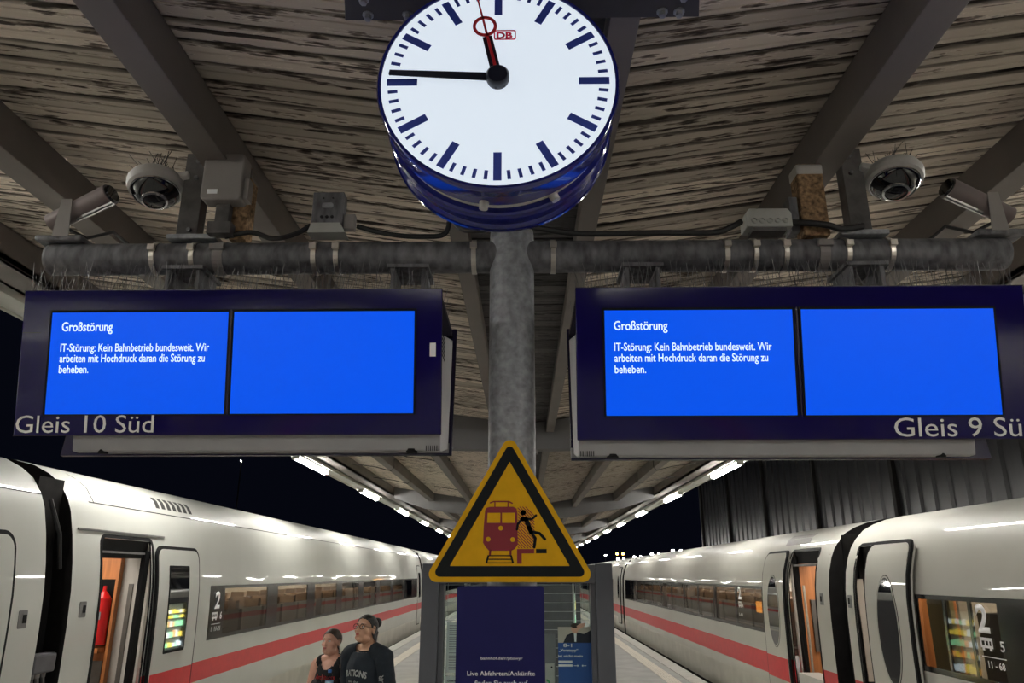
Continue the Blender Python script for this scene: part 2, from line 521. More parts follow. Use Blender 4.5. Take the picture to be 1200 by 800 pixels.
for s in (-1, 1):
    for k in range(NP):
        y = Y0P + k * PW + (0.0 if s > 0 else -.03)
        if s < 0 and 2.47 < y < 2.545:
            continue                                   # the missing board on the left
        x0 = s * XI
        o = link_mesh('plank', plk[random.randrange(3)], ceiling,
                      (x0, y + random.uniform(-.003, .003), roofz(XI) + random.uniform(-.001, .010)),
                      (R(random.uniform(-3, 3)), -ANG if s > 0 else ANG + math.pi, R(random.uniform(-.05, .05))))
        if s < 0:
            o.rotation_euler = (R(random.uniform(-3, 3)), -ANG, math.pi + R(random.uniform(-.05, .05)))
    b = MB()
    ylist = [Y0P - (i + 1) * PW for i in range(280)] + [Y0P + (NP + i) * PW for i in range(520)]
    for y in ylist:
        dz = random.uniform(-.004, .004)
        vs = []
        for x in (XI, XO):
            for (yy, z) in ((-.053, .02), (-.050, 0), (.050, 0), (.053, .02)):
                vs.append((s * x, y + yy, roofz(x) + z + dz))
        b.add(vs, [(0, 1, 5, 4), (1, 2, 6, 5), (2, 3, 7, 6), (3, 0, 4, 7)])
    tag(b.obj('far_boards', M['plank'], ceiling), kind='stuff')
b = MB(); b.box(-.36, .36, -.053, .053, 0, .02)
cb = b.mesh('valley_board', M['plank_dark'])
for k in range(62):
    link_mesh('valley_board', cb, ceiling, (0, Y0P + k * PW, ZC + .045 + random.uniform(-.003, .003)), (R(random.uniform(-2, 2)), 0, 0))
b = MB()
for i in range(550):
    y = Y0P + (62 + i) * PW
    b.box(-.36, .36, y - .053, y + .053, ZC + .045, ZC + .065)
for i in range(280):
    y = Y0P - (1 + i) * PW
    b.box(-.36, .36, y - .053, y + .053, ZC + .045, ZC + .065)
tag(b.obj('far_valley_boards', M['plank_dark'], ceiling), kind='stuff')

GY = [-24.8, -13.6, -2.4, 8.8, 20.0, 31.2, 42.4, 53.6, 64.8]
# longitudinal beams, each a hollow-looking box section with lips
for s in (-1, 1):
    for nm, xa, xb, zb in (('valley_beam', .275, .356, H + 1.615), ('roof_beam', 1.27, 1.385, H + 1.70), ('roof_beam', 2.36, 2.49, H + 1.85)):
        b = MB()
        top = roofz(xa) - .004
        xs = sorted((s * xa, s * xb))
        b.box(xs[0], xs[1], YN, YF, zb, top)
        b.box(xs[0] - .006, xs[1] + .006, YN, YF, zb - .006, zb + .004)
        b.obj(nm, M['beam'], ceiling, bevel=.004)
    # edge channel and lamp tray
    b = MB()
    xs = sorted((s * 3.43, s * 3.72))
    b.box(xs[0], xs[1], YN, YF, H + 1.985, H + 2.03)
    xs = sorted((s * 3.43, s * 3.47)); b.box(xs[0], xs[1], YN, YF, H + 1.985, roofz(3.45) - .005)
    xs = sorted((s * 3.68, s * 3.72)); b.box(xs[0], xs[1], YN, YF, H + 1.985, roofz(3.70) - .005)
    b.obj('edge_beam', M['beam'], ceiling, bevel=.003)
    b = MB()
    xs = sorted((s * 3.76, s * 3.98))
    b.box(xs[0], xs[1], YN, YF, H + 1.945, H + 1.975)
    xs = sorted((s * 3.96, s * 3.99)); b.box(xs[0], xs[1], YN, YF, H + 1.93, roofz(3.97) + .05)
    xs = sorted((s * 3.735, s * 3.76)); b.box(xs[0], xs[1], YN, YF, H + 1.935, roofz(3.74))
    b.obj('lamp_tray', M['tray'], ceiling, bevel=.002)
for y in GY:
    b = MB()
    for s in (-1, 1):
        prof = [(0, H + 1.40), (1.1, H + 1.42), (2.6, H + 1.66), (3.43, H + 1.93)]
        vs = []
        for x, zb in prof:
            for yy in (-.09, .09):
                vs.append((s * x, y + yy, zb)); vs.append((s * x, y + yy, roofz(x) - .004 if x > 0 else ZC))
        fs = []
        for i in range(3):
            a, c = i * 4, i * 4 + 4
            fs += [(a, a + 1, c + 1, c), (a + 2, c + 2, c + 3, a + 3), (a, c, c + 2, a + 2), (a + 1, a + 3, c + 3, c + 1)]
        fs.append((12, 13, 15, 14))
        b.add(vs, fs)
    b.obj('cross_girder', M['girder'], ceiling)
    # column under the valley
    c = MB()
    c.cyl((0, y, 0), (0, y, H + 1.41), .11, n=20)
    c.cyl((0, y, 0), (0, y, .03), .2, n=20)
    c.cyl((0, y, H + 1.36), (0, y, H + 1.41), .17, n=20)
    c.obj('column', M['girder'], ceiling, smooth=True)
# thin conduit loops hanging on the far beams
b = MB()
for s in (-1, 1):
    for y, x in ((10.2, 2.36), (13.5, 2.36), (12.6, 1.27), (15.5, 2.36), (17.2, 1.27)):
        b.path([(s * x - s * .01, y, H + 2.0), (s * x - s * .012, y, H + 1.85), (s * x + s * .05, y + .06, H + 1.80), (s * x + s * .35, y + .12, H + 1.88), (s * x + s * .8, y + .2, H + 1.95)], .007, 5)
tag(b.obj('conduit', M['cable'], ceiling), kind='stuff')

# lamps
def lamp_mesh():
    b = MB()
    b.prism([(-.055, 0), (-.045, -.045), (-.02, -.06), (.02, -.06), (.045, -.045), (.055, 0)], -.95, .95,
            T=Matrix(((1, 0, 0, 0), (0, 0, 1, 0), (0, 1, 0, 0), (0, 0, 0, 1))))
    return b.mesh('diffuser', M['lamp'])
dif = lamp_mesh()
b = MB(); b.box(-.07, .07, -1.0, 1.0, 0, .022); b.box(-.06, .06, -1.0, -.95, -.055, 0); b.box(-.06, .06, .95, 1.0, -.055, 0)
hou = b.mesh('lamp_housing', M['tray'])
names = ['nearest lit', 'second', 'third', 'fourth', 'fifth', 'sixth']
for s, ys in ((-1, 13.55), (1, 14.35)):
    side = 'left' if s < 0 else 'right'
    for k in range(-8, 12):
        y = ys + 5.3 * k
        if y > YF - 2: continue
        if 0 <= k < 6:
            ref = 'the blue %s display board' % side
            lb = '%s white canopy lamp past %s, on the %s canopy edge' % (['first', 'second', 'third', 'fourth', 'fifth', 'sixth'][k], ref, side)
            g = None
        elif k < 0:
            lb = 'white tube lamp on the %s canopy edge, overhead beside or behind the display boards' % side; g = 'near lamps of the %s canopy edge' % side
        else:
            lb = 'tiny far white canopy lamp near the end of the %s lamp row' % side; g = 'far lamps of the %s canopy edge' % side
        t = thing('canopy_lamp', lb, 'lamp', (s * 3.87, y, H + 1.92), (0, 0, 0), g)
        link_mesh('lamp_housing', hou, t); link_mesh('diffuser', dif, t)

# ------------------------------------------------------------------ station clock
def clock():
    cx, cz, y0, y1, r = -.064, H + 1.268, 1.70, 1.935, .328
    t = thing('station_clock', 'big round lit station clock with blue marks, under the canopy', 'clock', (cx, y0, cz))
    # frame: x right, y up, z towards the viewer (-Y)
    T = Matrix(((1, 0, 0, 0), (0, 0, -1, 0), (0, 1, 0, 0), (0, 0, 0, 1)))
    d = y1 - y0
    b = MB()
    b.lathe([(r - .012, -.004), (r - .012, .004), (r - .004, .006), (r, 0), (r + .0, -.014), (r - .010, -.020), (r - .014, -.085), (r - .010, -.10), (r - .02, -.105)], 96, 0, T)
    b.obj('front_rim', M['navy'], t, smooth=True)
    b = MB(); b.lathe([(r - .016, -.103), (r - .020, -.105), (r - .020, -.137), (r - .016, -.139)], 96, 0, T)
    b.obj('seam_ring', M['ring_white'], t, smooth=True)
    b = MB()
    b.lathe([(r - .02, -.135), (r - .006, -.137), (r - .002, -.145), (r - .012, -.16), (r - .014, -.225), (r - .006, -.235), (r, -.245), (r, -d), (r - .012, -d - .004), (0, -d - .002)], 96, 0, T)
    b.obj('rear_rim', M['navy'], t, smooth=True)
    b = MB(); b.lathe([(0, 0), (r - .012, 0), (r - .012, -.01), (0, -.01)], 96, 0, T)
    b.obj('dial', M['dial'], t, smooth=False)
    ro = .300
    def bar(w, ra, rb, z0, z1):
        q = MB(); q.box(-w / 2, w / 2, ra, rb, z0, z1); return q
    hm = bar(.0215, .218, ro, .0005, .0015).mesh('hour_mark', M['mark'])
    mm = bar(.0095, .272, ro - .002, .0005, .0015).mesh('minute_mark', M['mark'])
    Tr = T.to_quaternion()
    for k in range(60):
        a = -k * 6
        o = link_mesh('hour_mark' if k % 5 == 0 else 'minute_mark', hm if k % 5 == 0 else mm, t)
        o.rotation_mode = 'QUATERNION'
        o.rotation_quaternion = Tr @ Matrix.Rotation(R(a), 3, 'Z').to_quaternion()
    # hands (angles clockwise from 12, drawn in the T frame)
    def hand(nm, m, w0, w1, ra, rb, ang, z):
        q = MB(); q.prism([(-w0 / 2, ra), (w0 / 2, ra), (w1 / 2, rb), (-w1 / 2, rb)], z, z + .003, T=T @ Matrix.Rotation(R(-ang), 4, 'Z'))
        return q.obj(nm, m, t)
    hand('hour_hand', M['hand'], .028, .026, -.03, .138, -12.5, .012)
    hand('minute_hand', M['hand'], .026, .016, -.03, .292, -86.5, .018)
    hand('second_hand', M['red'], .009, .0035, .0, .30, -12.7, .024)
    q = MB()
    TT = T @ Matrix.Rotation(R(12.7), 4, 'Z') @ Matrix.Translation((0, .163, .024))
    q.lathe([(.0245, 0), (.033, 0), (.033, .003), (.0245, .003), (.0245, 0)], 32, 0, TT)
    q.obj('second_hand_ring', M['red'], t)
    q = MB(); q.lathe([(0, .005), (.029, .005), (.031, .012), (.031, .03), (.026, .036), (0, .037)], 32, 0, T)
    q.obj('hub', M['hand'], t, smooth=True)
    # maker's red emblem under the twelve
    q = MB()
    o_, i_ = rrect(-.012, .049, .150 - .016, .150 + .016, .006), rrect(-.0085, .0455, .150 - .0125, .150 + .0125, .004)
    n = len(o_)
    vs = [(x, y, .001) for x, y in o_] + [(x, y, .001) for x, y in i_] + [(x, y, .002) for x, y in o_] + [(x, y, .002) for x, y in i_]
    fs = []
    for i in range(n):
        j = (i + 1) % n
        fs += [(i, j, n + j, n + i), (2 * n + i, 3 * n + i, 3 * n + j, 2 * n + j), (i, 2 * n + i, 2 * n + j, j), (n + i, n + j, 3 * n + j, 3 * n + i)]
    q.add(vs, fs, 0, T)
    q.obj('emblem_frame', M['logo_red'], t)
    lettering('DB', M['logo_red'], t, T @ Matrix.Translation((-.005, .1395, .001)), width=.044, cap=.019, bold=.045, name='emblem_letters')
    # screws and latches under the drum
    for a, zz in ((-97, -.095), (-62, -.118)):
        q = MB()
        p = T @ Vector(((r - .018) * math.cos(R(a)), (r - .018) * math.sin(R(a)), zz))
        p2 = T @ Vector(((r + .006) * math.cos(R(a)), (r + .006) * math.sin(R(a)), zz))
        q.cyl(p, p2, .014, .012, 14)
        q.obj('latch', M['camwhite'], t, smooth=True)
    # hanger
    for x in (-.10, .10):
        q = MB(); q.cyl((x, .13, r - .03), (x, .13, H + 1.600 - cz), .018, n=12)
        q.obj('hanger', M['steel_plate'], t, smooth=True)
    return t
clock()

# crosswise bracket plate carrying the clock, bolted under the two valley beams
t = thing('clock_bracket', 'dark steel bracket plate with bolts above the round clock', 'bracket', (0, 1.78, H + 1.614))
b = MB()
b.prism([(-.535, .07), (-.50, -.10), (.50, -.10), (.535, .07)], -.012, .013)
b.obj('plate', M['steel_plate'], t, bevel=.002)
b = MB(); b.box(-.50, .50, .045, .06, .013, .09)
b.obj('rib', M['steel_plate'], t)
bolt = MB(); bolt.cyl((0, 0, -.030), (0, 0, .0), .011, n=6); bolt.cyl((0, 0, -.016), (0, 0, -.011), .017, n=12)
bm_ = bolt.mesh('bolt', M['galv'])
for x in (-.49, -.34, .42, .50):
    for y in (-.02, .045) if abs(x) > .45 else (.045,):
        link_mesh('bolt', bm_, t, (x - (.03 if x > .45 else -.03 if x < -.45 else 0), y, 0))

# ------------------------------------------------------------------ sign post with crossbar
PY = 2.9
PZ = H + 1.285
t = thing('sign_post', 'mottled galvanised round post with a horizontal crossbar pipe', 'post', (-.045, PY, 0))
b = MB()
b.lathe([(0.093, 0), (.093, PZ + .10), (.088, PZ + .125), (.07, PZ + .145), (.035, PZ + .158), (0, PZ + .162)], 40)
b.obj('post', M['galv'], t, smooth=True)
b = MB(); b.lathe([(.19, 0), (.19, .025), (.10, .03), (.10, .05)], 32)
b.obj('base_flange', M['galv'], t, smooth=True)
b = MB()
b.cyl((-1.96, 0, PZ), (2.055, 0, PZ), .068, n=36)
b.obj('crossbar', M['galv_dark'], t, smooth=True)
for s, x in ((-1, -1.965), (1, 2.06)):
    b = MB(); T = Matrix.Translation((x, 0, PZ)) @ Matrix.Rotation(R(90) * s, 4, 'Y')
    b.lathe([(.068, -.004), (.066, .008), (.05, .016), (0, .02)], 32, 0, T)
    b.obj('end_cap', M['galv_dark'], t, smooth=True)

def strap(x, w, dark=False):
    b = MB()
    T = Matrix.Translation((x + .045, 0, PZ)) @ Matrix.Rotation(R(90), 4, 'Y')
    b.lathe([(.067, -w / 2), (.0725, -w / 2), (.0725, w / 2), (.067, w / 2)], 28, 0, T)
    b.box(x + .045 - w * .7, x + .045 + w * .7, -.085, -.066, PZ + .010, PZ + .034)
    b.obj('pipe_strap', M['strap'] if not dark else M['boxgrey'], t, smooth=False)
for x in (-1.554, -1.388, -.875, -.78, -.204, .129, .85, .969, 1.094, 1.352, 1.53):
    strap(x, .020)
strap(-1.278, .042, True); strap(1.252, .042, True)
# hanging lugs that carry the boards
for x in (-1.40, -.47, .49, 1.40):
    b = MB()
    b.box(x + .045 - .085, x + .045 + .085, -.10, .10, PZ - .085, PZ - .070)
    b.box(x + .045 - .07, x + .045 - .055, -.085, .085, PZ - .19, PZ - .075)
    b.box(x + .045 + .055, x + .045 + .07, -.085, .085, PZ - .19, PZ - .075)
    b.obj('hanging_lug', M['galv_dark'], t)

# hangers from the beams down to the crossbar
for s, m_, nm, lb in ((1, 'rust', 'pipe_hanger', 'rusty flaking hanger bracket between right roof beam and crossbar'),
                      (-1, 'rust', 'pipe_hanger', 'brown hanger bracket behind the grey junction box on the crossbar')):
    x = 1.24 if s > 0 else -1.215
    t2 = thing(nm, lb, 'bracket', (x, PY, PZ))
    b = MB()
    top = H + 1.70 - PZ - .002
    w = .055 if s > 0 else .035
    b.box(-w, w, -.045, .045, .073, top)
    b.obj('hanger_bar', M[m_], t2, bevel=.006)
    b = MB()
    b.box(-w - .004, w + .004, -.049, .049, top - .055, top - .002)
    b.obj('shoe', M['camwhite'] if s > 0 else M['beam'], t2, bevel=.012)
    if s > 0:
        b = MB(); b.box(-w - .045, -w - .008, -.03, .05, .10, .26)
        b.obj('side_bracket', M['galv_dark'], t2, bevel=.003)

# bracket posts that hold the dome cameras
for s, xc, lb in ((-1, -1.437, 'dark upright bracket beside the left dome camera'), (1, 1.432, 'dark upright bracket beside the right dome camera')):
    t2 = thing('camera_bracket', lb, 'bracket', (xc, PY, PZ + .07))
    b = MB(); b.box(-.045, .045, -.032, .032, .01, .425)
    b.obj('upright', M['post'], t2, bevel=.003)
    b = MB(); b.box(-.10 if s > 0 else -.07, .10 if s > 0 else .14, -.06, .05, .0, .022)
    b.obj('foot_plate', M['galv'], t2, bevel=.003)
    for z in (.05, .38, .30):
        b = MB(); b.cyl((-.012 * s, -.045, z), (-.012 * s, -.030, z), .010, n=6)
        b.obj('bolt', M['galv_dark'], t2)

# dome cameras
def dome(x, z, s, lb):
    t2 = thing('dome_camera', lb, 'camera', (x, PY - .03, z), (R(-13), R(9) * s, 0))
    b = MB(); b.lathe([(0, .045), (.085, .045), (.110, .034), (.118, .018), (.118, .0), (.112, -.018), (.098, -.026), (.09, -.02), (0, -.018)], 40)
    b.obj('housing', M['camwhite'], t2, smooth=True)
    b = MB(); b.lathe([(.096, -.024), (.098, -.034), (.088, -.052), (.064, -.073), (.036, -.085), (0, -.09)], 40)
    b.obj('dome', M['black_gloss'], t2, smooth=True)
    b = MB(); b.lathe([(.094, -.026), (.102, -.028), (.101, -.034), (.093, -.036)], 40)
    b.obj('dome_ring', M['chrome'], t2, smooth=True)
    b = MB(); b.lathe([(.046, -.078), (.055, -.077), (.054, -.083), (.045, -.085), (.046, -.078)], 32)
    b.obj('lens_ring', M['chrome'], t2, smooth=True)
    b = MB()
    b.box(.0, .15 if s < 0 else .0, -.03, .03, .012, .042) if s < 0 else b.box(-.15, 0, -.03, .03, .012, .042)
    b.obj('arm', M['camwhite'], t2, bevel=.006)
    b = MB()
    for i in range(34):
        a = random.uniform(0, 6.283); rr = random.uniform(.01, .08)
        p = Vector((math.cos(a) * rr, math.sin(a) * rr * .6, .045))
        q = p + Vector((random.uniform(-.08, .08) + .015 * s, random.uniform(-.03, .03), random.uniform(.07, .16)))
        b.cyl(p, q, .0015, n=3, cap=False)
    tag(b.obj('bird_spikes', M['cable'], t2), kind='stuff')
    b = MB(); b.box(-.07, .07, -.035, .035, .042, .056)
    b.obj('spike_base', M['post'], t2)
dome(-1.60, H + 1.615, -1, 'white dome camera with bird spikes hanging left of the grey junction box')
dome(1.605, H + 1.63, 1, 'white dome camera with bird spikes right of the rusty hanger')

# bullet cameras on the crossbar ends
def bullet(x, z, s, lb):
    t2 = thing('bullet_camera', lb, 'camera', (x, PY - .02, z))
    d = Vector((s * .93 * -1, -.15, .30)).normalized()
    d = Vector((-s * .90, -.20, .34)).normalized()
    b = MB()
    c0 = Vector((s * .12, .02, -.03)); c1 = c0 + d * .30
    b.cyl(c0, c1, .040, .046, 28)
    b.obj('tube', M['cambrown'], t2, smooth=True)
    b = MB(); b.cyl(c1 - d * .004, c1 + d * .012, .038, n=28)
    b.obj('lens_glass', M['black_gloss'], t2, smooth=True)
    b = MB(); b.cyl(c0 + d * .14 - Vector((0, .0, .045)), c1 + d * .02 - Vector((0, 0, .047)), .010, n=8)
    b.obj('light_bar', M['chrome'], t2, smooth=True)
    b = MB()
    b.prism([(-.035, -.12), (.035, -.12), (.022, .055), (-.022, .055)], -.003, .003, T=Matrix.Translation((s * .02, -.055, -.01)) @ Matrix.Rotation(R(90), 4, 'X'))
    b.obj('yoke', M['boxgrey'], t2)
    b = MB(); b.box(s * .03 - .10, s * .03 + .10, -.055, .07, -.145, -.120)
    b.obj('saddle', M['galv_dark'], t2, bevel=.008)
    b = MB(); b.path([(s * .10, .04, -.03), (-s * .02, .06, -.085), (-s * .14, .05, -.06), (-s * .22, .04, -.125)], .008)
    b.obj('lead', M['cable'], t2)
bullet(-1.93, PZ + .205, -1, 'brown tube camera clamped on the left crossbar end')
bullet(1.96, PZ + .205, 1, 'brown tube camera clamped on the right crossbar end')

# junction boxes
t2 = thing('junction_box', 'large grey rounded junction box above the crossbar, left of the clock', 'junction box', (-1.272, PY - .08, PZ + .33))
b = MB(); b.prism(rrect(-.088, .088, -.11, .11, .022, 5), -.04, .04, T=Matrix(((1, 0, 0, 0), (0, 0, 1, 0), (0, 1, 0, 0), (0, 0, 0, 1))))
b.obj('case', M['boxgrey'], t2, bevel=.008)
b = MB(); b.box(-.058, -.014, -.0415, -.040, -.083, -.062)
b.obj('sticker', M['white'], t2)
b = MB(); b.box(.088, .108, -.02, .03, -.10, .0)
b.obj('hinge', M['boxgrey'], t2)
b = MB(); b.box(-.03, .03, .0, .035, -.20, -.11); b.box(-.05, .05, -.02, .035, -.255, -.20)
b.obj('stem', M['post'], t2, bevel=.003)

t2 = thing('sensor_box', 'small mottled grey metal box standing on the crossbar left of the clock', 'junction box', (-.823, PY - .055, PZ + .075))
b = MB(); b.box(-.066, .066, -.03, .03, .045, .195)
b.obj('case', M['galv_dark'], t2, bevel=.004)
b = MB()
pl = rrect(-.024, .024, .118, .142, .011, 4)
T = Matrix(((1, 0, 0, 0), (0, 0, 1, -.034), (0, 1, 0, 0), (0, 0, 0, 1)))
b.prism(pl, 0, .004, T=T)
b.obj('slot_cover', M['galv'], t2)
b = MB()
for x in (-.022, 0, .022):
    b.cyl((x, -.033, .077), (x, -.030, .077), .007, n=10)
for x in (-.02, .02):
    b.cyl((x, -.033, .165), (x, -.030, .165), .004, n=8)
b.obj('screws', M['cable'], t2)
b = MB(); b.prism([(-.075, 0), (.085, 0), (.06, .045), (-.06, .045)], -.045, .035, T=Matrix(((1, 0, 0, 0), (0, 0, 1, 0), (0, 1, 0, 0), (0, 0, 0, 1))))
b.obj('base', M['boxlight'], t2, bevel=.003)
b = MB(); b.box(.066, .115, -.012, .02, .03, .10)
b.obj('plug', M['boxgrey'], t2, bevel=.004)

t2 = thing('cable_box', 'pale cable box with five round knockouts on the crossbar right of the clock', 'junction box', (1.02, PY - .07, PZ + .083))
b = MB(); b.prism([(-.095, 0), (.095, 0), (.095, .06), (.08, .082), (-.08, .082), (-.095, .06)], -.04, .05, T=Matrix(((1, 0, 0, 0), (0, 0, 1, 0), (0, 1, 0, 0), (0, 0, 0, 1))))
b.obj('case', M['boxlight'], t2, bevel=.004)
kn = MB(); T = Matrix.Rotation(R(90), 4, 'X'); kn.lathe([(.009, .0), (.0125, .0), (.0125, .004), (.009, .004), (.009, .0)], 18, 0, T)
kn.lathe([(0, .0015), (.006, .0015), (.006, 0)], 12, 0, T)
km = kn.mesh('knockout', M['boxlight'])
for i in range(5):
    link_mesh('knockout', km, t2, (-.062 + i * .032, -.0405, .026))
b = MB(); b.box(-.07, .07, -.03, .04, -.016, 0)
b.obj('foot', M['post'], t2)

# cables along the crossbar
def cable(pts, r, lb):
    b = MB(); 
    P = [Vector(p) for p in pts]
    out = []
    for i in range(len(P) - 1):
        p0, p1, p2, p3 = P[max(i - 1, 0)], P[i], P[i + 1], P[min(i + 2, len(P) - 1)]
        for k in range(6):
            u = k / 6
            out.append(.5 * ((2 * p1) + (-p0 + p2) * u + (2 * p0 - 5 * p1 + 4 * p2 - p3) * u * u + (-p0 + 3 * p1 - 3 * p2 + p3) * u ** 3))
    out.append(P[-1])
    b.path(out, r, 8)
    return tag(b.obj('cable', M['cable'], smooth=True), lb, 'cable')
fy = PY - .05
cable([(-1.26, fy, PZ + .08), (-1.15, fy, PZ + .10), (-1.05, fy - .01, PZ + .065), (-.96, fy - .01, PZ + .085), (-.90, fy, PZ + .13)], .011, 'black cable from the large grey junction box to the small metal box')
cable([(-.70, fy, PZ + .125), (-.62, fy, PZ + .10), (-.52, fy, PZ + .08), (-.42, fy, PZ + .075), (-.33, fy - .0, PZ + .085), (-.31, fy, PZ + .16), (-.33, fy + .05, PZ + .28), (-.31, fy + .07, H + 1.60)], .011, 'black cable from the small metal box up past the clock left side')
cable([(-.27, fy + .03, H + 1.60), (-.29, fy, PZ + .24), (-.27, fy, PZ + .12), (-.16, fy - .04, PZ + .085), (-.045, fy - .075, PZ + .105), (.07, fy - .04, PZ + .09), (.25, fy, PZ + .083), (.55, fy, PZ + .085), (.80, fy, PZ + .085), (.875, fy - .01, PZ + .105), (.92, fy - .01, PZ + .13)], .013, 'long black cable over the post head to the pale cable box')
cable([(1.12, fy, PZ + .13), (1.20, fy - .02, PZ + .115), (1.27, fy - .03, PZ + .10), (1.33, fy - .02, PZ + .088), (1.42, fy - .02, PZ + .10)], .014, 'black cable from the pale cable box past the rusty hanger')

# ------------------------------------------------------------------ departure boards
A10 = R(10)


def board(side):
    """local frame: x right, y away, z up; origin at the middle of the front face's top edge"""
    left = side < 0
    x0, x1 = (-1.915, -.307) if left else (.201, 1.888)
    cx, W = (x0 + x1) / 2, x1 - x0
    hw = W / 2
    lab = 'blue two-screen display board for track 10 hanging left of the post' if left else 'blue two-screen display board for track 9 hanging right of the post'
    t = thing('departure_board', lab, 'display board', (cx, 2.64, H + 1.043))
    dz = lambda v: -v * math.cos(A10)
    dy = lambda v: v * math.sin(A10)
    Hh = .555 if left else .577
    T = frame_T((0, 0, 0), (1, 0, 0), (0, -math.sin(A10), math.cos(A10)))     # x, up along the face, z out to viewer
    if left:
        sc = [(-1.80 - cx, -1.122 - cx), (-1.100 - cx, -.411 - cx)]; v0, v1 = .088, .475
    else:
        sc = [(.309 - cx, 1.016 - cx), (1.048 - cx, 1.768 - cx)]; v0, v1 = .09, .487
    # front glass panel, with the screens let in
    b = MB()
    b.box(-hw, hw, -Hh, 0, -.022, 0, T=T)
    b.obj('front_panel', M['navyglass'], t, bevel=.003)
    b = MB()
    b.box(-hw, hw, -Hh, -Hh + .004, .0, .0015, T=T); b.box(-hw, hw, -.003, 0, .0, .0015, T=T)
    b.obj('panel_edge', M['navyside'], t)
    for a, c in sc:
        s_ = MB(); s_.box(a, c, -v1, -v0, .0005, .003, T=T)
        sco = s_.obj('screen', M['screen'], t)
        e = MB()
        for (p, q, r_, s2) in ((a - .008, c + .008, -v0, -v0 + .010), (a - .008, c + .008, -v1 - .006, -v1), (a - .008, a, -v1, -v0), (c, c + .008, -v1, -v0)):
            e.box(p, q, r_, s2, .0003, .004, T=T)
        e.obj('screen_bezel', M['rubber'], t)
    mid = (sc[0][1] + sc[1][0]) / 2
    e = MB(); e.box(mid - .003, mid + .003, -v1, -v0 + .01, .0003, .0045, T=T)
    e.obj('divider', M['navyside'], t)
    # screen text
    k = 1.0 if left else 1.035
    tx = (-1.759 - cx) if left else (.344 - cx)
    TT = lambda x, v, z=.0032: T @ Matrix.Translation((x, -v, z))
    sy = 0 if left else .006
    lettering('Großstörung', M['screentext'], t, TT(tx, .159 + sy), width=.192 * k + .003, cap=.034, bold=.009, name='heading_text')
    lettering('IT-Störung: Kein Bahnbetrieb bundesweit. Wir', M['screentext'], t, TT(tx, .2375 + sy), width=.569 * k, cap=.0295, bold=.006, name='message_text')
    lettering('arbeiten mit Hochdruck daran die Störung zu', M['screentext'], t, TT(tx, .278 + sy * 1.2), width=.554 * k, cap=.0295, bold=.006, name='message_text')
    lettering('beheben.', M['screentext'], t, TT(tx, .3195 + sy * 1.4), width=.113 * k, cap=.0295, bold=.006, name='message_text')
    if left:
        lettering('Gleis 10 Süd', M['print'], t, TT(-1.906 - cx, .5435, .0042), width=.522, cap=.064, bold=.0, name='track_lettering')
        b = MB(); b.box(-.352 - cx, -.329 - cx, -.262, -.21, .0005, .0015, T=T); b.obj('sticker', M['print'], t)
        b = MB(); b.box(-hw + .001, -hw + .075, -.165, -.163, .0, .001, T=T); b.obj('panel_joint', M['rubber'], t)
    else:
        lettering('Gleis 9 Süd', M['print'], t, TT(1.368 - cx, .566, .0042), width=.525, cap=.068, bold=.0, name='track_lettering')
    # rear panel
    xr0, xr1 = (-1.937, -.282) if left else (.225, 1.93)
    Tr = frame_T((0, .53, 0), (1, 0, 0), (0, math.sin(A10), math.cos(A10)))
    b = MB(); b.box(-hw - .005, hw + .012, -Hh - .03, 0, 0, .022, T=Tr)
    b.obj('rear_panel', M['navyside'], t, bevel=.003)
    # housing wedge, set in from the outer ends and rising to the top
    ex = .21
    ha, hb = (-hw + ex, hw - .004) if left else (-hw + .004, hw - ex)
    yb0, yb1 = dy(Hh) + .026, .53 - dy(Hh) - .004
    b = MB()
    prof = [(.055, -.165), (yb0 - .002, dz(Hh) + .01), (yb0 + .012, dz(Hh) - .052), (yb0 + .05, dz(Hh) - .052), (yb1, dz(Hh) - .0), (.53 - .010, -.045)]
    vs = [(ha, y, z) for y, z in prof] + [(hb, y, z) for y, z in prof]
    n = len(prof)
    b.add(vs, [list(range(n)), list(range(n, 2 * n))[::-1]] + [(i, (i + 1) % n, n + (i + 1) % n, n + i) for i in range(n)])
    b.obj('housing', M['housing'], t, bevel=.004)
    b = MB()
    b.box(-hw + .003, hw - .003, .03, .50, -.040, -.020); 
    b.obj('top_cover', M['navyside'], t)
    # vent holes, camera bump and slots
    b = MB()
    xs_ = hb + .0008 if left else ha - .0008
    if left:
        for i in range(6):
            for j in range(6):
                b.box(xs_ - .001, xs_ + .0008, .09 + i * .018, .098 + i * .018, -.16 - j * .016, -.152 - j * .016)
    xm = (hb - .11) if left else (ha + .13)
    b.cyl((xm, yb0 + .028, dz(Hh) - .058), (xm, yb0 + .028, dz(Hh) - .045), .022, n=18)
    xm2 = (-hw + ex + .11) if left else (hw - ex - .12)
    b.cyl((xm2, yb0 + .028, dz(Hh) - .058), (xm2, yb0 + .028, dz(Hh) - .045), .018, n=18)
    for i in range(7):
        xx = (hb - .055 + i * .008) if left else (ha + .008 + i * .008)
        b.box(xx, xx + .003, yb0 + .008, yb0 + .016, dz(Hh) - .053, dz(Hh) - .025)
    tag(b.obj('vents', M['rubber'], t), kind='stuff')
    b = MB(); b.box(ha - .01, hb + .004, yb1 - .03, yb1 - .004, dz(Hh) - .020, dz(Hh) + .02)
    b.obj('lower_rail', M['housing'], t)
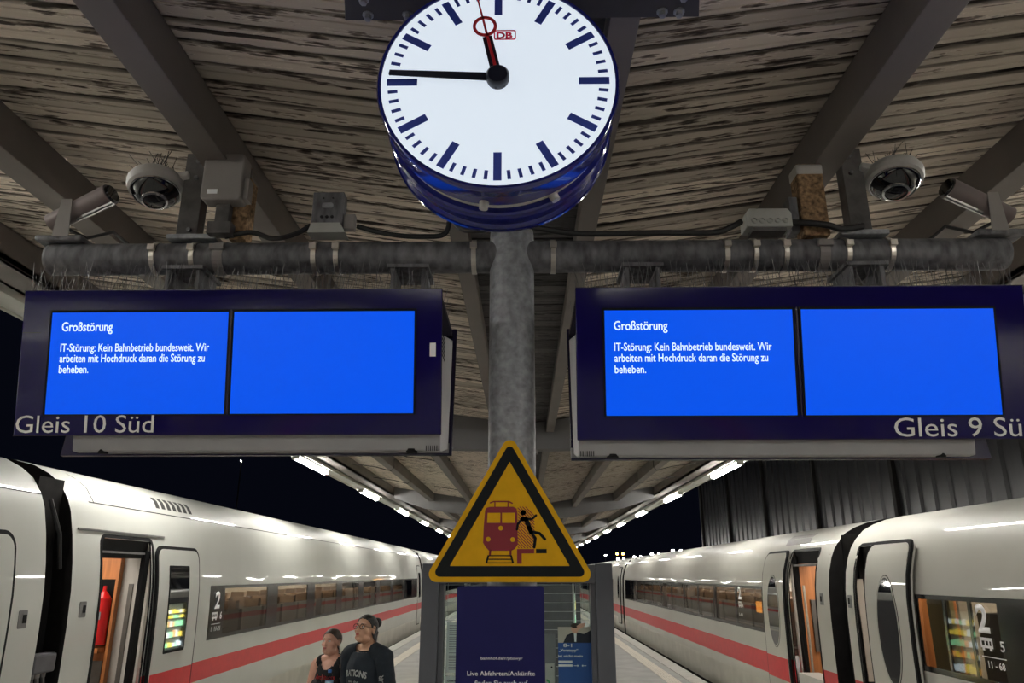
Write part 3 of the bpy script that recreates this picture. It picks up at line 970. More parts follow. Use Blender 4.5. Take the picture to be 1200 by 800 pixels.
    # bird spikes on top
    for yy in (.012, .20, .42):
        b = MB(); b.box(-hw + .02, hw - .02, yy - .008, yy + .008, -.012, -.006)
        x = -hw + .02
        while x < hw - .02:
            hgt = random.uniform(.07, .125)
            for sg in (-1, 1):
                b.cyl((x, yy, -.008), (x + random.uniform(.004, .03) * sg, yy + random.uniform(-.02, .02), hgt), .0011, n=3, cap=False)
            x += random.uniform(.012, .028)
        o = tag(b.obj('bird_spikes', M['galv_dark'], t), kind='stuff')
    return t
board(-1); board(1)

# ------------------------------------------------------------------ warning sign
def tri(r, zc, c, n=6):
    """rounded equilateral triangle, circumradius r, corner radius c"""
    pts = []
    for k in range(3):
        a = R(90 + 120 * k)
        px, py = (r - 2 * c) * math.cos(a), (r - 2 * c) * math.sin(a)
        for i in range(n + 1):
            b_ = a + R(-60 + 120 * i / n)
            pts.append((px + c * math.cos(b_), zc + py + c * math.sin(b_)))
    return pts


SY = 2.72
t = thing('warning_sign', 'yellow triangular warning sign showing red train and falling person', 'sign', (-.050, SY, H - .010 + .16))
TS = Matrix(((1, 0, 0, 0), (0, 0, -1, 0), (0, 1, 0, 0), (0, 0, 0, 1)))     # x, z up, out to the viewer
b = MB(); b.prism(tri(.350, 0, .027), -.004, 0, T=TS); b.obj('plate', M['yellow'], t)
b = MB(); b.prism(tri(.346, 0, .027), -.0075, -.0045, T=TS); b.obj('backing', M['signback'], t)
b = MB(); b.prism(tri(.315, 0, .016), 0.0002, .0008, T=TS); b.obj('black_border', M['signblack'], t)
b = MB(); b.prism(tri(.243, 0, .0015), .0009, .0014, T=TS); b.obj('yellow_field', M['yellow'], t)
for z in (.02, -.12):
    b = MB(); b.box(-.05, .05, .0075, .03, z, z + .025); b.obj('clamp', M['galv'], t)
# pictogram, measured in photograph pixels from the sign's centre and scaled to metres
PX = .00304
def P2(x, y): return ((x - 598) * PX, (624 - y) * PX)
def poly(name, pts, m, z=.0015, h=.0004):
    q = MB(); q.prism([P2(*p) for p in pts], z, z + h, T=TS); return q.obj(name, M[m], t)
def stroke(q, pts, w, z, h=.0004, round_=True):
    pts = [Vector(P2(*p)) for p in pts]; w *= PX
    for a, c in zip(pts, pts[1:]):
        d = (c - a).normalized(); nrm = Vector((-d.y, d.x)) * w / 2
        q.prism([tuple(a + nrm), tuple(a - nrm), tuple(c - nrm), tuple(c + nrm)], z, z + h, T=TS)
    if round_:
        for p in pts:
            q.prism([(p.x + math.cos(i * .5236) * w / 2, p.y + math.sin(i * .5236) * w / 2) for i in range(12)], z, z + h, T=TS)
poly('train_picture', [(569, 601), (571, 598), (575, 597), (602, 597), (606, 599), (607, 603), (607.5, 640), (604, 645), (600, 647), (574, 647), (570, 643), (567, 638), (567.5, 620)], 'signred')
for p in ([(572, 604), (587, 604), (587, 615.5), (571.5, 615.5)], [(589, 604), (604, 604), (604, 615.5), (589, 615.5)]):
    poly('picture_window', p, 'yellow', .0020)
for c in ((587.5, 621.5), (573, 634), (601.5, 634.5)):
    q = MB(); x, y = P2(*c); q.prism([(x + .0082 * math.cos(i * .3927), y + .0082 * math.sin(i * .3927)) for i in range(16)], .0020, .0024, T=TS)
    q.obj('picture_lamp', M['yellow'], t)
q = MB()
stroke(q, [(575, 592.5), (579, 591), (597, 591), (601, 593)], 1.6, .0015)
stroke(q, [(580.5, 591), (580.5, 597)], 1.4, .0015); stroke(q, [(596, 591), (596, 597)], 1.4, .0015)
stroke(q, [(575.5, 646), (575, 651)], 2.4, .0015); stroke(q, [(599, 646), (599, 651)], 2.4, .0015)
poly('platform_picture', [(606.5, 645), (626.5, 645), (626.5, 650), (612, 650), (612, 661.5), (606.5, 661.5)], 'signred')
q.obj('pantograph_picture', M['signred'], t)
q = MB()
stroke(q, [(573.5, 652), (571, 661)], 2.2, .0015, round_=False); stroke(q, [(599.5, 652), (602, 661)], 2.2, .0015, round_=False)
for y in (652.5, 656.5, 660.5):
    stroke(q, [(573.5 - (y - 652) * .2, y), (600 + (y - 652) * .2, y)], 1.2, .0015, round_=False)
q.obj('track_picture', M['signblack'], t)
q = MB()
for i in range(19):
    y = 588 + i * 3.4
    for (xa, xb, ya, yb) in ((607.5, 627, 597, 644),):
        # 45 degree hatch clipped to the box
        x0_, y0_ = xa, y - 0
        x1_, y1_ = xb, y + (xb - xa)
        if y0_ < ya: x0_ += ya - y0_; y0_ = ya
        if y1_ > yb: x1_ -= y1_ - yb; y1_ = yb
        if x1_ - x0_ > 1: stroke(q, [(x0_, y0_), (x1_, y1_)], 1.0, .0015, .0002, False)
q.obj('hatching', M['signred'], t)
q = MB()
stroke(q, [(614, 603.7), (613.9, 603.7)], 6.4, .0019)
stroke(q, [(613, 611), (617, 611.5), (621, 621), (623, 626)], 5.4, .0019)
stroke(q, [(612.5, 611), (607.5, 617), (606.5, 623)], 2.8, .0019)
stroke(q, [(616, 610.5), (623.5, 611.5), (629, 607)], 2.8, .0019)
stroke(q, [(623, 625.5), (633, 627.5), (639, 634)], 3.3, .0019)
stroke(q, [(622.5, 626), (628, 633), (626.5, 643)], 3.3, .0019)
q.obj('falling_figure', M['signblack'], t)
poly('black_block_picture', [(628.5, 645), (641, 645), (641, 649.8), (628.5, 649.8)], 'signblack')
# white outline strip, bottom of the panel
# blue notice board below the triangle
t = thing('info_sign', 'dark blue notice sign with white lettering below the yellow triangle', 'sign', (-.0815, SY - .004, 1.72))
b = MB(); b.prism(rrect(-.151, .151, -.23, .292, .012, 4), -.003, 0, T=TS); b.obj('plate', M['bluesign'], t)
b = MB(); b.box(-.06, .06, .004, .035, .10, .13); b.obj('clamp', M['galv'], t)
for s_, x, z, w, c in (('bahnhof.de/r/pbswyr', -.076, .056, .142, .0085), ('Live Abfahrten/Ankünfte', -.121, .006, .228, .0135), ('finden Sie auch auf', -.096, -.023, .178, .0135)):
    lettering(s_, M['print'], t, Matrix.Translation((x + .010, -.0003, z)) @ TS, width=w, cap=c, bold=.012)

# ------------------------------------------------------------------ glazed notice showcase behind the post
VY = 4.6
t = thing('notice_showcase', 'grey-framed glass notice showcase standing behind the blue notice sign', 'showcase', (-.04, VY, 0))
for x in (-.505, .505):
    b = MB(); b.box(x - .05, x + .05, -.06, .10, 0, 2.112); b.obj('frame_post', M['frame'], t, bevel=.004)
for z0, z1 in ((2.00, 2.105), (.55, .62)):
    b = MB(); b.box(-.455, .455, -.055, .10, z0, z1); b.obj('frame_rail', M['frame'], t, bevel=.004)
for x in (-.44, .44):
    b = MB(); b.box(x - .015, x + .015, -.045, .06, .62, 2.0); b.obj('inner_frame', M['frame'], t, bevel=.003)
b = MB(); b.box(-.43, .43, -.035, -.030, .62, 2.0); b.obj('front_pane', M['glass'], t)
b = MB(); b.box(-.43, .43, .085, .09, .62, 2.0); b.obj('back_pane', M['glass'], t)
b = MB()
for i in range(28):
    z = .64 + i * .05
    b.box(-.43, .43, .070, .072, z, z + .003)
for x in (-.415, .345, .385, .42): b.box(x, x + .002, .073, .075, .62, 2.0)
tag(b.obj('wire_grid', M['wire'], t), kind='stuff')
b = MB(); b.box(.325, .335, .02, .04, .62, 2.0); b.obj('support_rod', M['wire'], t)
b = MB(); b.box(-.20, .22, .02, .03, .62, 1.72); b.obj('back_board', M['panelgrey'], t)
# notices
def sheet(lb, x0, x1, z0, z1, y=.012):
    t2 = thing('notice_sheet', lb, 'notice', (-.04, VY, 0))
    b = MB(); b.box(x0, x1, y, y + .002, z0, z1); b.obj('paper', M['paper'], t2)
    return t2
t2 = sheet('white printed notice sheet in the showcase left of the blue sign', -.41, -.20, 1.515, 1.785)
b = MB()
z = 1.765; k = 0
while z > 1.53:
    b.box(-.395, -.395 + .17 * random.uniform(.75, 1), .0108, .0118, z, z + .0035); z -= .011 if k % 4 else .016; k += 1
tag(b.obj('print_lines', M['ink'], t2), kind='stuff')
t2 = sheet('second white notice headed Unsere Haus, low in the showcase', -.41, -.20, 1.23, 1.495)
lettering('Unsere Haus', M['signblack'], t2, Matrix.Translation((-.40, .0115, 1.468)) @ TS, width=.085, cap=.010, bold=.02)
b = MB()
for i in range(16): b.box(-.395, -.24, .0108, .0118, 1.45 - i * .013, 1.453 - i * .013)
tag(b.obj('print_lines', M['ink'], t2), kind='stuff')
t2 = thing('poster', 'blue poster with a man in a dark suit, inside the showcase right side', 'poster', (-.04, VY, 0))
X0, X1 = .235, .43
b = MB(); b.box(X0, X1, .012, .014, 1.20, 1.675); b.obj('poster_sheet', M['posterblue'], t2)
b = MB(); b.box(X0, X1, .0105, .0118, 1.675, 1.76); b.obj('photo_background', M['lining'], t2)
b = MB(); b.prism([(X0 + .03, 1.675), (X0 + .05, 1.715), (X0 + .085, 1.73), (X0 + .115, 1.73), (X0 + .15, 1.722), (X1, 1.745), (X1, 1.675)], .0, .0008, T=Matrix.Translation((0, .0102, 0)) @ TS); b.obj('suit_picture', M['suit'], t2)
b = MB(); b.prism([(X0 + .098 + .022 * math.cos(i * .4488), 1.752 + .028 * math.sin(i * .4488)) for i in range(14)], .0009, .0014, T=Matrix.Translation((0, .0102, 0)) @ TS); b.obj('face_picture', M['skinw'], t2)
b = MB(); b.prism([(X0 + .098 + .024 * math.cos(i * .4488), 1.768 + .014 * math.sin(i * .4488)) for i in range(14)], .0015, .0019, T=Matrix.Translation((0, .0102, 0)) @ TS); b.obj('hair_picture', M['hairw'], t2)
b = MB(); b.prism([(X0 + .120, 1.745), (X0 + .155, 1.765), (X0 + .16, 1.782), (X0 + .13, 1.778), (X0 + .108, 1.765)], .0020, .0023, T=Matrix.Translation((0, .0102, 0)) @ TS); b.obj('hand_picture', M['skinw'], t2)
b = MB(); b.prism([(X0 + .092, 1.728), (X0 + .108, 1.728), (X0 + .105, 1.68), (X0 + .095, 1.68)], .0010, .0013, T=Matrix.Translation((0, .0102, 0)) @ TS); b.obj('shirt_picture', M['white'], t2)
for s_, x, z, w, c in (('8-1', .03, 1.652, .05, .018), ('„Vorstopp“', .004, 1.628, .11, .014), ('ist nicht mein', 0.0, 1.598, .14, .013)):
    lettering(s_, M['white'], t2, Matrix.Translation((X0 + x, .0115, z)) @ TS, width=w, cap=c, bold=.02)
for z in (1.568, 1.548):
    b = MB(); b.box(X0, X0 + .08, .0110, .0118, z, z + .012); b.obj('white_bar', M['white'], t2)
b = MB()
def arrow(x, z, s):
    b.box(min(x, x + s * .02), max(x, x + s * .02), .0110, .0118, z - .0015, z + .0015)
    b.prism([(x + s * .02, z - .007), (x + s * .028, z), (x + s * .02, z + .007)], 0, .0008, T=Matrix.Translation((0, .0118, 0)) @ TS)
arrow(X0 + .088, 1.553, 1); arrow(X0 + .16, 1.553, -1)
b.obj('arrows', M['white'], t2)
t2 = thing('notice_card', 'small pale card with a dark dot low in the showcase', 'notice', (-.04, VY, 0))
b = MB(); b.box(.16, .212, .006, .016, 1.30, 1.565); b.obj('card', M['boxlight'], t2)
b = MB(); b.cyl((.196, .0045, 1.545), (.196, .006, 1.545), .005, n=12); b.obj('dot', M['signblack'], t2)
b = MB(); b.path([(.165, .004, 1.48), (.180, .004, 1.47), (.186, .004, 1.44)], .005); b.obj('green_mark', M['green'], t2)

# ------------------------------------------------------------------ vending machines standing farther back
def vending(y, s, lb):
    t = thing('vending_machine', lb, 'vending machine', (s * .42, y, 0))
    b = MB()
    xs = sorted((-s * .36, s * .335)); b.box(xs[0], xs[1], -.5, .5, .05, 1.90)
    b.obj('case', M['vend'], t, bevel=.01)
    b = MB(); xs = sorted((s * .345, s * .36)); b.box(xs[0] if s > 0 else xs[0], xs[1], -.40, .40, .62, 1.78)
    b.obj('lit_back', M['vendback'], t)
    for k in range(5):
        z = .70 + k * .21
        b = MB(); xs = sorted((s * .345, s * .42)); b.box(xs[0], xs[1], -.40, .40, z - .02, z - .005)
        b.obj('shelf', M['boxlight'], t)
        for j in range(8):
            b = MB(); yy = -.35 + j * .10
            b.box(min(s * .37, s * .40), max(s * .37, s * .40), yy - .026, yy + .026, z, z + random.uniform(.08, .13))
            b.obj('packet', M[random.choice(['snackA', 'snackB', 'snackC', 'snackD'] if k < 3 else ['snackA', 'snackA', 'snackB', 'snackD'])], t)
    b = MB(); xs = sorted((s * .425, s * .43)); b.box(xs[0], xs[1], -.42, .42, .60, 1.80)
    b.obj('front_glass', M['glass'], t)
    b = MB(); xs = sorted((s * .36, s * .43))
    for (a, c, d, e) in ((-.5, -.42, .05, 1.9), (.42, .5, .05, 1.9), (-.42, .42, 1.80, 1.9), (-.42, .42, .05, .60)): b.box(xs[0], xs[1], a, c, d, e)
    b.obj('door_frame', M['vend'], t)
vending(16.35, -1, 'lit snack vending machine facing the left train, seen mirrored in its door')
vending(12.4, 1, 'lit snack vending machine facing the right train, seen mirrored in its windows')

# ------------------------------------------------------------------ trains
PL = [(0.40, -.75), (0.10, -.45), (0.03, -.05), (0.005, .45), (0, .78), (0, 1.01), (0, 1.24), (.005, 1.6), (.02, 1.91), (.05, 2.15), (.095, 2.40),
      (.15, 2.62), (.20, 2.735), (.30, 2.88), (.42, 2.97), (.58, 3.05), (.8, 3.105), (1.05, 3.13), (1.5, 3.15)]
PR = [(0.40, -.75), (0.10, -.45), (0.03, -.05), (0.005, .45), (0, .60), (0, .90), (0, 1.18), (.005, 1.55), (.02, 1.868), (.05, 2.08), (.10, 2.25), (.15, 2.36),
      (.22, 2.46), (.32, 2.56), (.45, 2.63), (.62, 2.69), (.82, 2.73), (1.05, 2.76), (1.5, 2.78)]


class Side:
    def __init__(s, x0, sg, prof, paint):
        s.x0, s.sg, s.P, s.paint = x0, sg, prof, paint
    def u(s, z):
        P = s.P
        for (u0, z0), (u1, z1) in zip(P, P[1:]):
            if z <= z1:
                return u0 + (u1 - u0) * max(0, (z - z0)) / (z1 - z0)
        return P[-1][0]
    def X(s, u): return s.x0 + s.sg * u

    def patch(s, name, parent, m, y0, y1, z0, z1, off, th, r=.0, oval=False, ytop=0.0, seg=18, hole=None):
        """thin panel that follows the body side; ytop shifts the top edge along the train"""
        zs = set()
        for i in range(seg + 1): zs.add(z0 + (z1 - z0) * i / seg)
        if r:
            for i in range(7):
                q = r * (1 - math.cos(R(90 * i / 6))); zs.add(z0 + q); zs.add(z1 - q)
        if oval:
            for i in range(25): zs.add((z0 + z1) / 2 - (z1 - z0) / 2 * math.cos(math.pi * i / 24))
        zs = sorted(zs)
        vs = []
        for z in zs:
            if oval:
                h = max(0, 1 - ((z - (z0 + z1) / 2) / ((z1 - z0) / 2)) ** 2) ** .5 * (y1 - y0) / 2 + .0005
                a, c = (y0 + y1) / 2 - h, (y0 + y1) / 2 + h
            else:
                d = 0
                if r:
                    e = min(z - z0, z1 - z)
                    if e < r: d = r - math.sqrt(max(0, r * r - (r - e) ** 2))
                a, c = y0 + d, y1 - d
            sh = ytop * (z - z0) / (z1 - z0)
            u = s.u(z)
            for uu in (u - off, u - off + th):
                vs.append((s.X(uu), a + sh, z)); vs.append((s.X(uu), c + sh, z))
        n = len(zs)
        fs = []
        for i in range(n - 1):
            k = i * 4; j = k + 4
            fs += [(k, k + 1, j + 1, j), (k + 2, j + 2, j + 3, k + 3), (k, j, j + 2, k + 2), (k + 1, k + 3, j + 3, j + 1)]
        fs += [(0, 2, 3, 1), (4 * n - 4, 4 * n - 3, 4 * n - 1, 4 * n - 2)]
        b = MB(); b.add(vs, fs)
        return b.obj(name, m, parent, smooth=True)

    def ring_frame(s, name, parent, m, y0, y1, z0, z1, w, off, th, r=.08):
        """rounded frame (seal) following the body side"""
        o_ = rrect(y0, y1, z0, z1, r, 6); i_ = rrect(y0 + w, y1 - w, z0 + w, z1 - w, max(.01, r - w), 6)
        # subdivide long straight runs so the frame follows the curve
        def sub(pts):
            out = []
            for a, c in zip(pts, pts[1:] + pts[:1]):
                out.append(a)
                if abs(c[1] - a[1]) > .3:
                    for k in range(1, 10): out.append((a[0] + (c[0] - a[0]) * k / 10, a[1] + (c[1] - a[1]) * k / 10))
            return out
        o_, i_ = sub(o_), sub(i_)
        n = len(o_)
        vs = []
        for pts in (o_, i_):
            for dd in (off, off - th):
                for (y, z) in pts: vs.append((s.X(s.u(z) - dd), y, z))
        fs = []
        for i in range(n):
            j = (i + 1) % n
            fs += [(i, j, 2 * n + j, 2 * n + i), (n + i, 3 * n + i, 3 * n + j, n + j), (i, n + i, n + j, j), (2 * n + i, 2 * n + j, 3 * n + j, 3 * n + i)]
        b = MB(); b.add(vs, fs)
        return b.obj(name, m, parent, smooth=True)


def seat_mesh():
    b = MB()
    b.box(-.22, .22, 0, .42, .40, .50); b.box(-.22, .22, -.10, .04, .45, 1.10, 0)
    b.box(-.15, .15, -.07, .06, 1.02, 1.22, 1)
    return b.mesh('seat', [M['seatcloth'], M['seatleather']])
SEAT = seat_mesh()


def car(sd, label, y0, y1, bands, doors, lit=True, wz=None, stripe=None, seats=True, group=None):
    """bands: list of (ya, yb, [(pane_a, pane_b)...]); doors: opening spans (ya, yb, ztop)"""
    t = thing('train_car', label, 'train', (sd.x0 + sd.sg * 1.5, (y0 + y1) / 2, -.75), group=group)
    base = t.location.copy()
    inv = Matrix.Translation(-base)
    def fix(o):
        o.matrix_parent_inverse = Matrix()
        o.location = -base
        return o
    P = sd.P
    (wa, wb) = wz; (sa, sb) = stripe
    # body skin
    yset = {y0, y1}
    holes = []
    for ya, yb, zt in doors: yset |= {ya, yb}; holes.append((ya, yb, .45, zt))
    for ya, yb, panes in bands:
        for pa, pb in panes: yset |= {pa, pb}; holes.append((pa, pb, wa, wb))
    k = y0
    while k < y1: yset.add(k); k += 2.5
    ys = sorted(yset)
    ring = P + [(3.0 - u, z) for u, z in P[::-1][1:]]
    vs = [(sd.X(u), y, z) for y in ys for u, z in ring]
    n = len(ring)
    b = MB(); fs = []; ms = []
    for i in range(len(ys) - 1):
        ym = (ys[i] + ys[i + 1]) / 2
        for j in range(n - 1):
            zm = (ring[j][1] + ring[j + 1][1]) / 2
            near = j < len(P) - 1
            if near and any(h[0] < ym < h[1] and h[2] < zm < h[3] for h in holes): continue
            fs.append((i * n + j, i * n + j + 1, (i + 1) * n + j + 1, (i + 1) * n + j))
            ms.append(1 if sa < zm < sb else 2 if zm < -.06 else 3 if zm < .42 else 0)
    for i in (0, len(ys) - 1):
        fs.append([i * n + j for j in range(n)]); ms.append(2)
    o = len(b.v)
    b.v = [Vector(v) for v in vs]; b.f = [list(f) for f in fs]; b.mi = ms
    fix(b.obj('body', [sd.paint, M['stripe'], M['under'], M['skirt']], t, smooth=True))
    # window bands
    for ya, yb, panes in bands:
        edges = [ya] + [e for p in panes for e in p] + [yb]
        for a, c in zip(edges[0::2], edges[1::2]):
            if c - a > .01:
                fix(sd.patch('window_pillar', t, M['band'], a, c, wa, wb, .004, .02, seg=4))
        for rz0, rz1 in ((wa, wa + .05), (wb - .04, wb)):
            fix(sd.patch('window_rail', t, M['band'], ya, yb, rz0, rz1, .006, .02, seg=2))
        for pa, pb in panes:
            fix(sd.patch('window_pane', t, M['pane'], pa, pb, wa + .03, wb - .02, .002, .004, seg=4))
    # roof seam
    zs_ = P[12][1]
    if P is PL: fix(sd.patch('roof_seam', t, M['seam'], y0 + .35, y1, zs_ - .006, zs_ + .006, .002, .004, seg=1))
    # interior
    b = MB()
    def X(u): return sd.X(u)
    def bx(u0, u1, ya, yb, z0, z1, mi=0):
        x = sorted((X(u0), X(u1))); b.box(x[0], x[1], ya, yb, z0, z1, mi)
    bx(.12, 2.85, y0 + .1, y1 - .1, .40, .45, 2)
    bx(2.80, 2.86, y0 + .1, y1 - .1, .45, 2.3 if P is PR else 2.5, 0)
    bx(.25, 2.80, y0 + .1, y1 - .1, 2.30 if P is PR else 2.48, 2.32 if P is PR else 2.5, 0)
    fix(b.obj('interior_lining', [M['lining'], M['lining_white'], M['carpet']], t))
    b = MB()
    zc = 2.27 if P is PR else 2.44
    for ya, yb, panes in bands:
        if panes:
            x = sorted((X(1.3), X(1.6))); b.box(x[0], x[1], panes[0][0], panes[-1][1], zc, zc + .02)
    if b.v: fix(b.obj('ceiling_light', M['trainlight'], t))
    if seats:
        for ya, yb, panes in bands:
            y = (panes[0][0] if panes else ya) + .3
            while panes and y < panes[-1][1] - .3:
                for u in (.45, .95, 2.5):
                    so = link_mesh('seat', SEAT, t, (X(u) - base.x, y - base.y, .45 - base.z), (0, 0, math.pi if int(y * 2) % 2 else 0))
                y += 1.0
    return t, fix


def leaf(sd, t, fix, ya, yb, za, zt, off, win=None, oval=False, stripe=None, handle=None, name='door', proud=.035):
    fix(sd.ring_frame('door_seal', t, M['rubber'], ya - .035, yb + .035, za - .03, zt + .035, .05, off + .004, .03, .14))
    d = fix(sd.patch(name, t, sd.paint, ya, yb, za, zt, off + .010, proud, r=.11, seg=26))
    def sub(o):
        o.parent = d; o.location = (0, 0, 0)
        return o
    if win:
        a, c, z0, z1 = win
        if oval:
            sub(sd.patch('window_seal', t, M['rubber'], a - .025, c + .025, z0 - .025, z1 + .025, off + .0135, .004, oval=True))
            sub(sd.patch('window_trim', t, sd.paint, a - .018, c + .018, z0 - .018, z1 + .018, off + .0150, .004, oval=True))
            sub(sd.patch('door_window', t, M['darkglass'], a, c, z0, z1, off + .0170, .004, oval=True))
        else:
            sub(sd.patch('window_seal', t, M['rubber'], a - .02, c + .02, z0 - .02, z1 + .02, off + .0130, .004, r=.02))
            sub(sd.patch('door_window', t, M['darkglass'], a, c, z0, z1, off + .016, .004, r=.01))
    if stripe:
        sub(sd.patch('stripe_band', t, M['stripe'], ya + .001, yb - .001, stripe[0], stripe[1], off + .012, .003, seg=6))
    return d


SL_ = Side(-4.10, -1, PL, M['trainL'])
SR_ = Side(3.80, 1, PR, M['trainR'])
WL, STL = (1.24, 1.91), (.78, 1.01)
WR, STR = (1.18, 1.868), (.60, .90)


def flush_handle(sd, t, fix, y, z):
    fix(sd.patch('grab_recess', t, M['handlegrey'], y - .055, y + .055, z - .07, z + .07, .004, .01, r=.012, seg=4))
    fix(sd.patch('latch', t, M['rubber'], y + .0, y + .045, z - .03, z + .035, .007, .01, seg=3))


# --- left, nearest car (only its far end is in view)
t, fix = car(SL_, 'left train, nearest car cut off by the left photo edge', -17, 6.66, [(-15, 3.4, [(-14 + 2.3 * k, -12.2 + 2.3 * k) for k in range(7)])], [], wz=WL, stripe=STL, seats=False)
leaf(SL_, t, fix, 5.05, 6.22, .30, 2.36, .004, win=(5.35, 5.88, 1.22, 2.10), stripe=STL)
flush_handle(SL_, t, fix, 6.42, 1.70)
# --- left, main car
panes = [(10.72 + 2.3 * k, 12.5 + 2.3 * k) for k in range(8)]
t, fix = car(SL_, 'left train, main car with open door, numeral 2 and red stripe', 7.06, 31.4, [(10.22, 29.95, panes)], [(7.56, 8.58, 2.40)], wz=WL, stripe=STL)
leaf(SL_, t, fix, 8.66, 9.72, .25, 2.33, .045, win=(8.92, 9.42, 1.22, 2.13), stripe=STL)
leaf(SL_, t, fix, 30.15, 31.0, .25, 2.36, .004, win=(30.35, 30.8, 1.22, 2.10), stripe=STL)
flush_handle(SL_, t, fix, 7.28, 1.74)
def bxo(name, sd, t, fix, u0, u1, ya, yb, z0, z1, m, bevel=0):
    b = MB(); x = sorted((sd.X(u0), sd.X(u1))); b.box(x[0], x[1], ya, yb, z0, z1)
    return fix(b.obj(name, m, t, bevel=bevel))
# door jambs and header of the opening
bxo('door_header', SL_, t, fix, .12, .42, 7.56, 8.58, 2.22, 2.40, M['rubber'])
bxo('door_header_light_rail', SL_, t, fix, .10, .16, 7.60, 8.5, 2.26, 2.28, M['handlegrey'])
fix(SL_.ring_frame('opening_seal', t, M['rubber'], 7.53, 8.63, .25, 2.44, .035, .006, .03, .10))
bxo('door_jamb', SL_, t, fix, .09, .14, 8.50, 8.60, .45, 2.3, M['rubber'])
bxo('vestibule_wall', SL_, t, fix, .13, .47, 8.74, 8.80, .45, 2.48, M['lining_white'])
for u in (.20, .30):
    bxo('panel_strip', SL_, t, fix, u, u + .05, 8.73, 8.741, .5, 1.95, M['handlegrey'])
bxo('veneer_wall', SL_, t, fix, .47, 1.6, 8.74, 8.80, .45, 2.48, M['wood'])
bxo('veneer_post', SL_, t, fix, .44, .47, 8.66, 8.74, .45, 2.30, M['wood'])
bxo('niche', SL_, t, fix, .50, .78, 8.735, 8.742, 1.30, 2.0, M['rubber'])
b = MB(); b.cyl((SL_.X(.575), 8.66, 1.32), (SL_.X(.575), 8.66, 1.80), .085, n=20); b.cyl((SL_.X(.575), 8.66, 1.80), (SL_.X(.575), 8.66, 1.87), .08, .03, n=20); b.cyl((SL_.X(.575), 8.66, 1.87), (SL_.X(.575), 8.66, 1.93), .02, n=10)
fix(b.obj('fire_extinguisher', M['extred'], t, smooth=True))
bxo('extinguisher_label', SL_, t, fix, .535, .615, 8.572, 8.576, 1.58, 1.66, M['ink'])
bxo('niche_shelf', SL_, t, fix, .50, .80, 8.56, 8.74, 1.24, 1.29, M['wood'])
bxo('lower_panel', SL_, t, fix, .52, .85, 8.73, 8.741, .85, 1.15, M['handlegrey'])
bxo('vestibule_light', SL_, t, fix, .5, 1.4, 7.4, 8.4, 2.44, 2.47, M['vestlight'])
bxo('vestibule_end', SL_, t, fix, .12, 2.8, 7.10, 7.16, .45, 2.48, M['lining'])
# roof edge vents and joints
for k in range(7):
    yk = 8.9 + k * .15
    fix(SL_.patch('roof_vent_slot', t, M['seam'], yk, yk + .085, 2.80, 2.93, .004, .006, seg=3, ytop=.05))
fix(SL_.patch('panel_joint', t, M['seam'], 7.50, 7.51, 2.735, 3.12, .002, .004, seg=8))
fix(SL_.patch('gutter_strip', t, M['handlegrey'], 7.15, 8.9, 2.455, 2.475, .015, .02, seg=2))
# lettering on the car side
def side_text(sd, t, body, y, z, cap, w=None, bold=0, m='print', off=.012):
    if sd.sg < 0: T = frame_T((sd.X(sd.u(z) - off), y, z), (0, 1, 0), (0, 0, 1))
    else: T = frame_T((sd.X(sd.u(z) - off), y, z), (0, -1, 0), (0, 0, 1))
    o = lettering(body, M[m], t, T, width=w, cap=cap, bold=bold)
    o.location = -t.location
    return o
def coach_icon(sd, t, fix, y, z, m='print', off=.012):
    d = 1 if sd.sg < 0 else -1
    def b4(a, c, z0, z1):
        ya, yb = sorted((y + d * a, y + d * c))
        fix(sd.patch('coach_icon', t, M[m], ya, yb, z + z0, z + z1, off, .002, seg=1))
    b4(0, .17, .075, .10); b4(0, .17, .02, .04); b4(0, .02, .02, .10); b4(.15, .17, .02, .10); b4(.06, .075, .02, .1); b4(.11, .125, .04, .08)
    b4(.02, .05, .0, .02); b4(.12, .15, .0, .02)
side_text(SL_, t, '2', 10.36, 1.625, .20, w=.17, bold=.03)
coach_icon(SL_, t, fix, 10.31, 1.475); side_text(SL_, t, '6', 10.57, 1.485, .085, w=.06, bold=.02)
fix(SL_.patch('rule_line', t, M['print'], 10.31, 10.60, 1.425, 1.432, .012, .002, seg=1))
side_text(SL_, t, '1  11-21', 10.31, 1.34, .055, w=.30, bold=.01)
# far left cars
for k, lab in enumerate(('left train, second car beyond the gap, half hidden by the showcase', 'left train, last far car at the platform end')):
    a = 31.8 + k * 24.9
    t, fix = car(SL_, lab, a, a + 24.5, [(a + 3.2, a + 22, [(a + 3.7 + 2.3 * j, a + 5.5 + 2.3 * j) for j in range(7)])], [], wz=WL, stripe=STL, seats=False)
    leaf(SL_, t, fix, a + .6, a + 1.7, .25, 2.36, .03, win=(a + .85, a + 1.4, 1.22, 2.10), stripe=STL)

# --- right, main (farther) car
panes = [(14.25 + 1.52 * k, 15.65 + 1.52 * k) for k in range(10)]
t, fix = car(SR_, 'right train, main car with open door and oval door window', 9.87, 29.9, [(12.55, 29.5, [(12.65, 14.13)] + panes)], [(10.32, 11.36, 2.36)], wz=WR, stripe=STR)
leaf(SR_, t, fix, 11.46, 12.40, .25, 2.36, .05, win=(11.66, 12.16, 1.05, 2.02), oval=True, stripe=STR)
fix(SR_.ring_frame('opening_seal', t, M['rubber'], 10.30, 11.42, .25, 2.40, .035, .006, .03, .08))
flush_handle(SR_, t, fix, 10.12, 1.75)
bxo('door_header', SR_, t, fix, .17, .45, 10.32, 11.36, 2.20, 2.36, M['rubber'])
bxo('header_rail', SR_, t, fix, .10, .16, 10.35, 11.3, 2.16, 2.19, M['handlegrey'])
bxo('door_jamb', SR_, t, fix, .13, .18, 11.30, 11.42, .45, 2.3, M['rubber'])
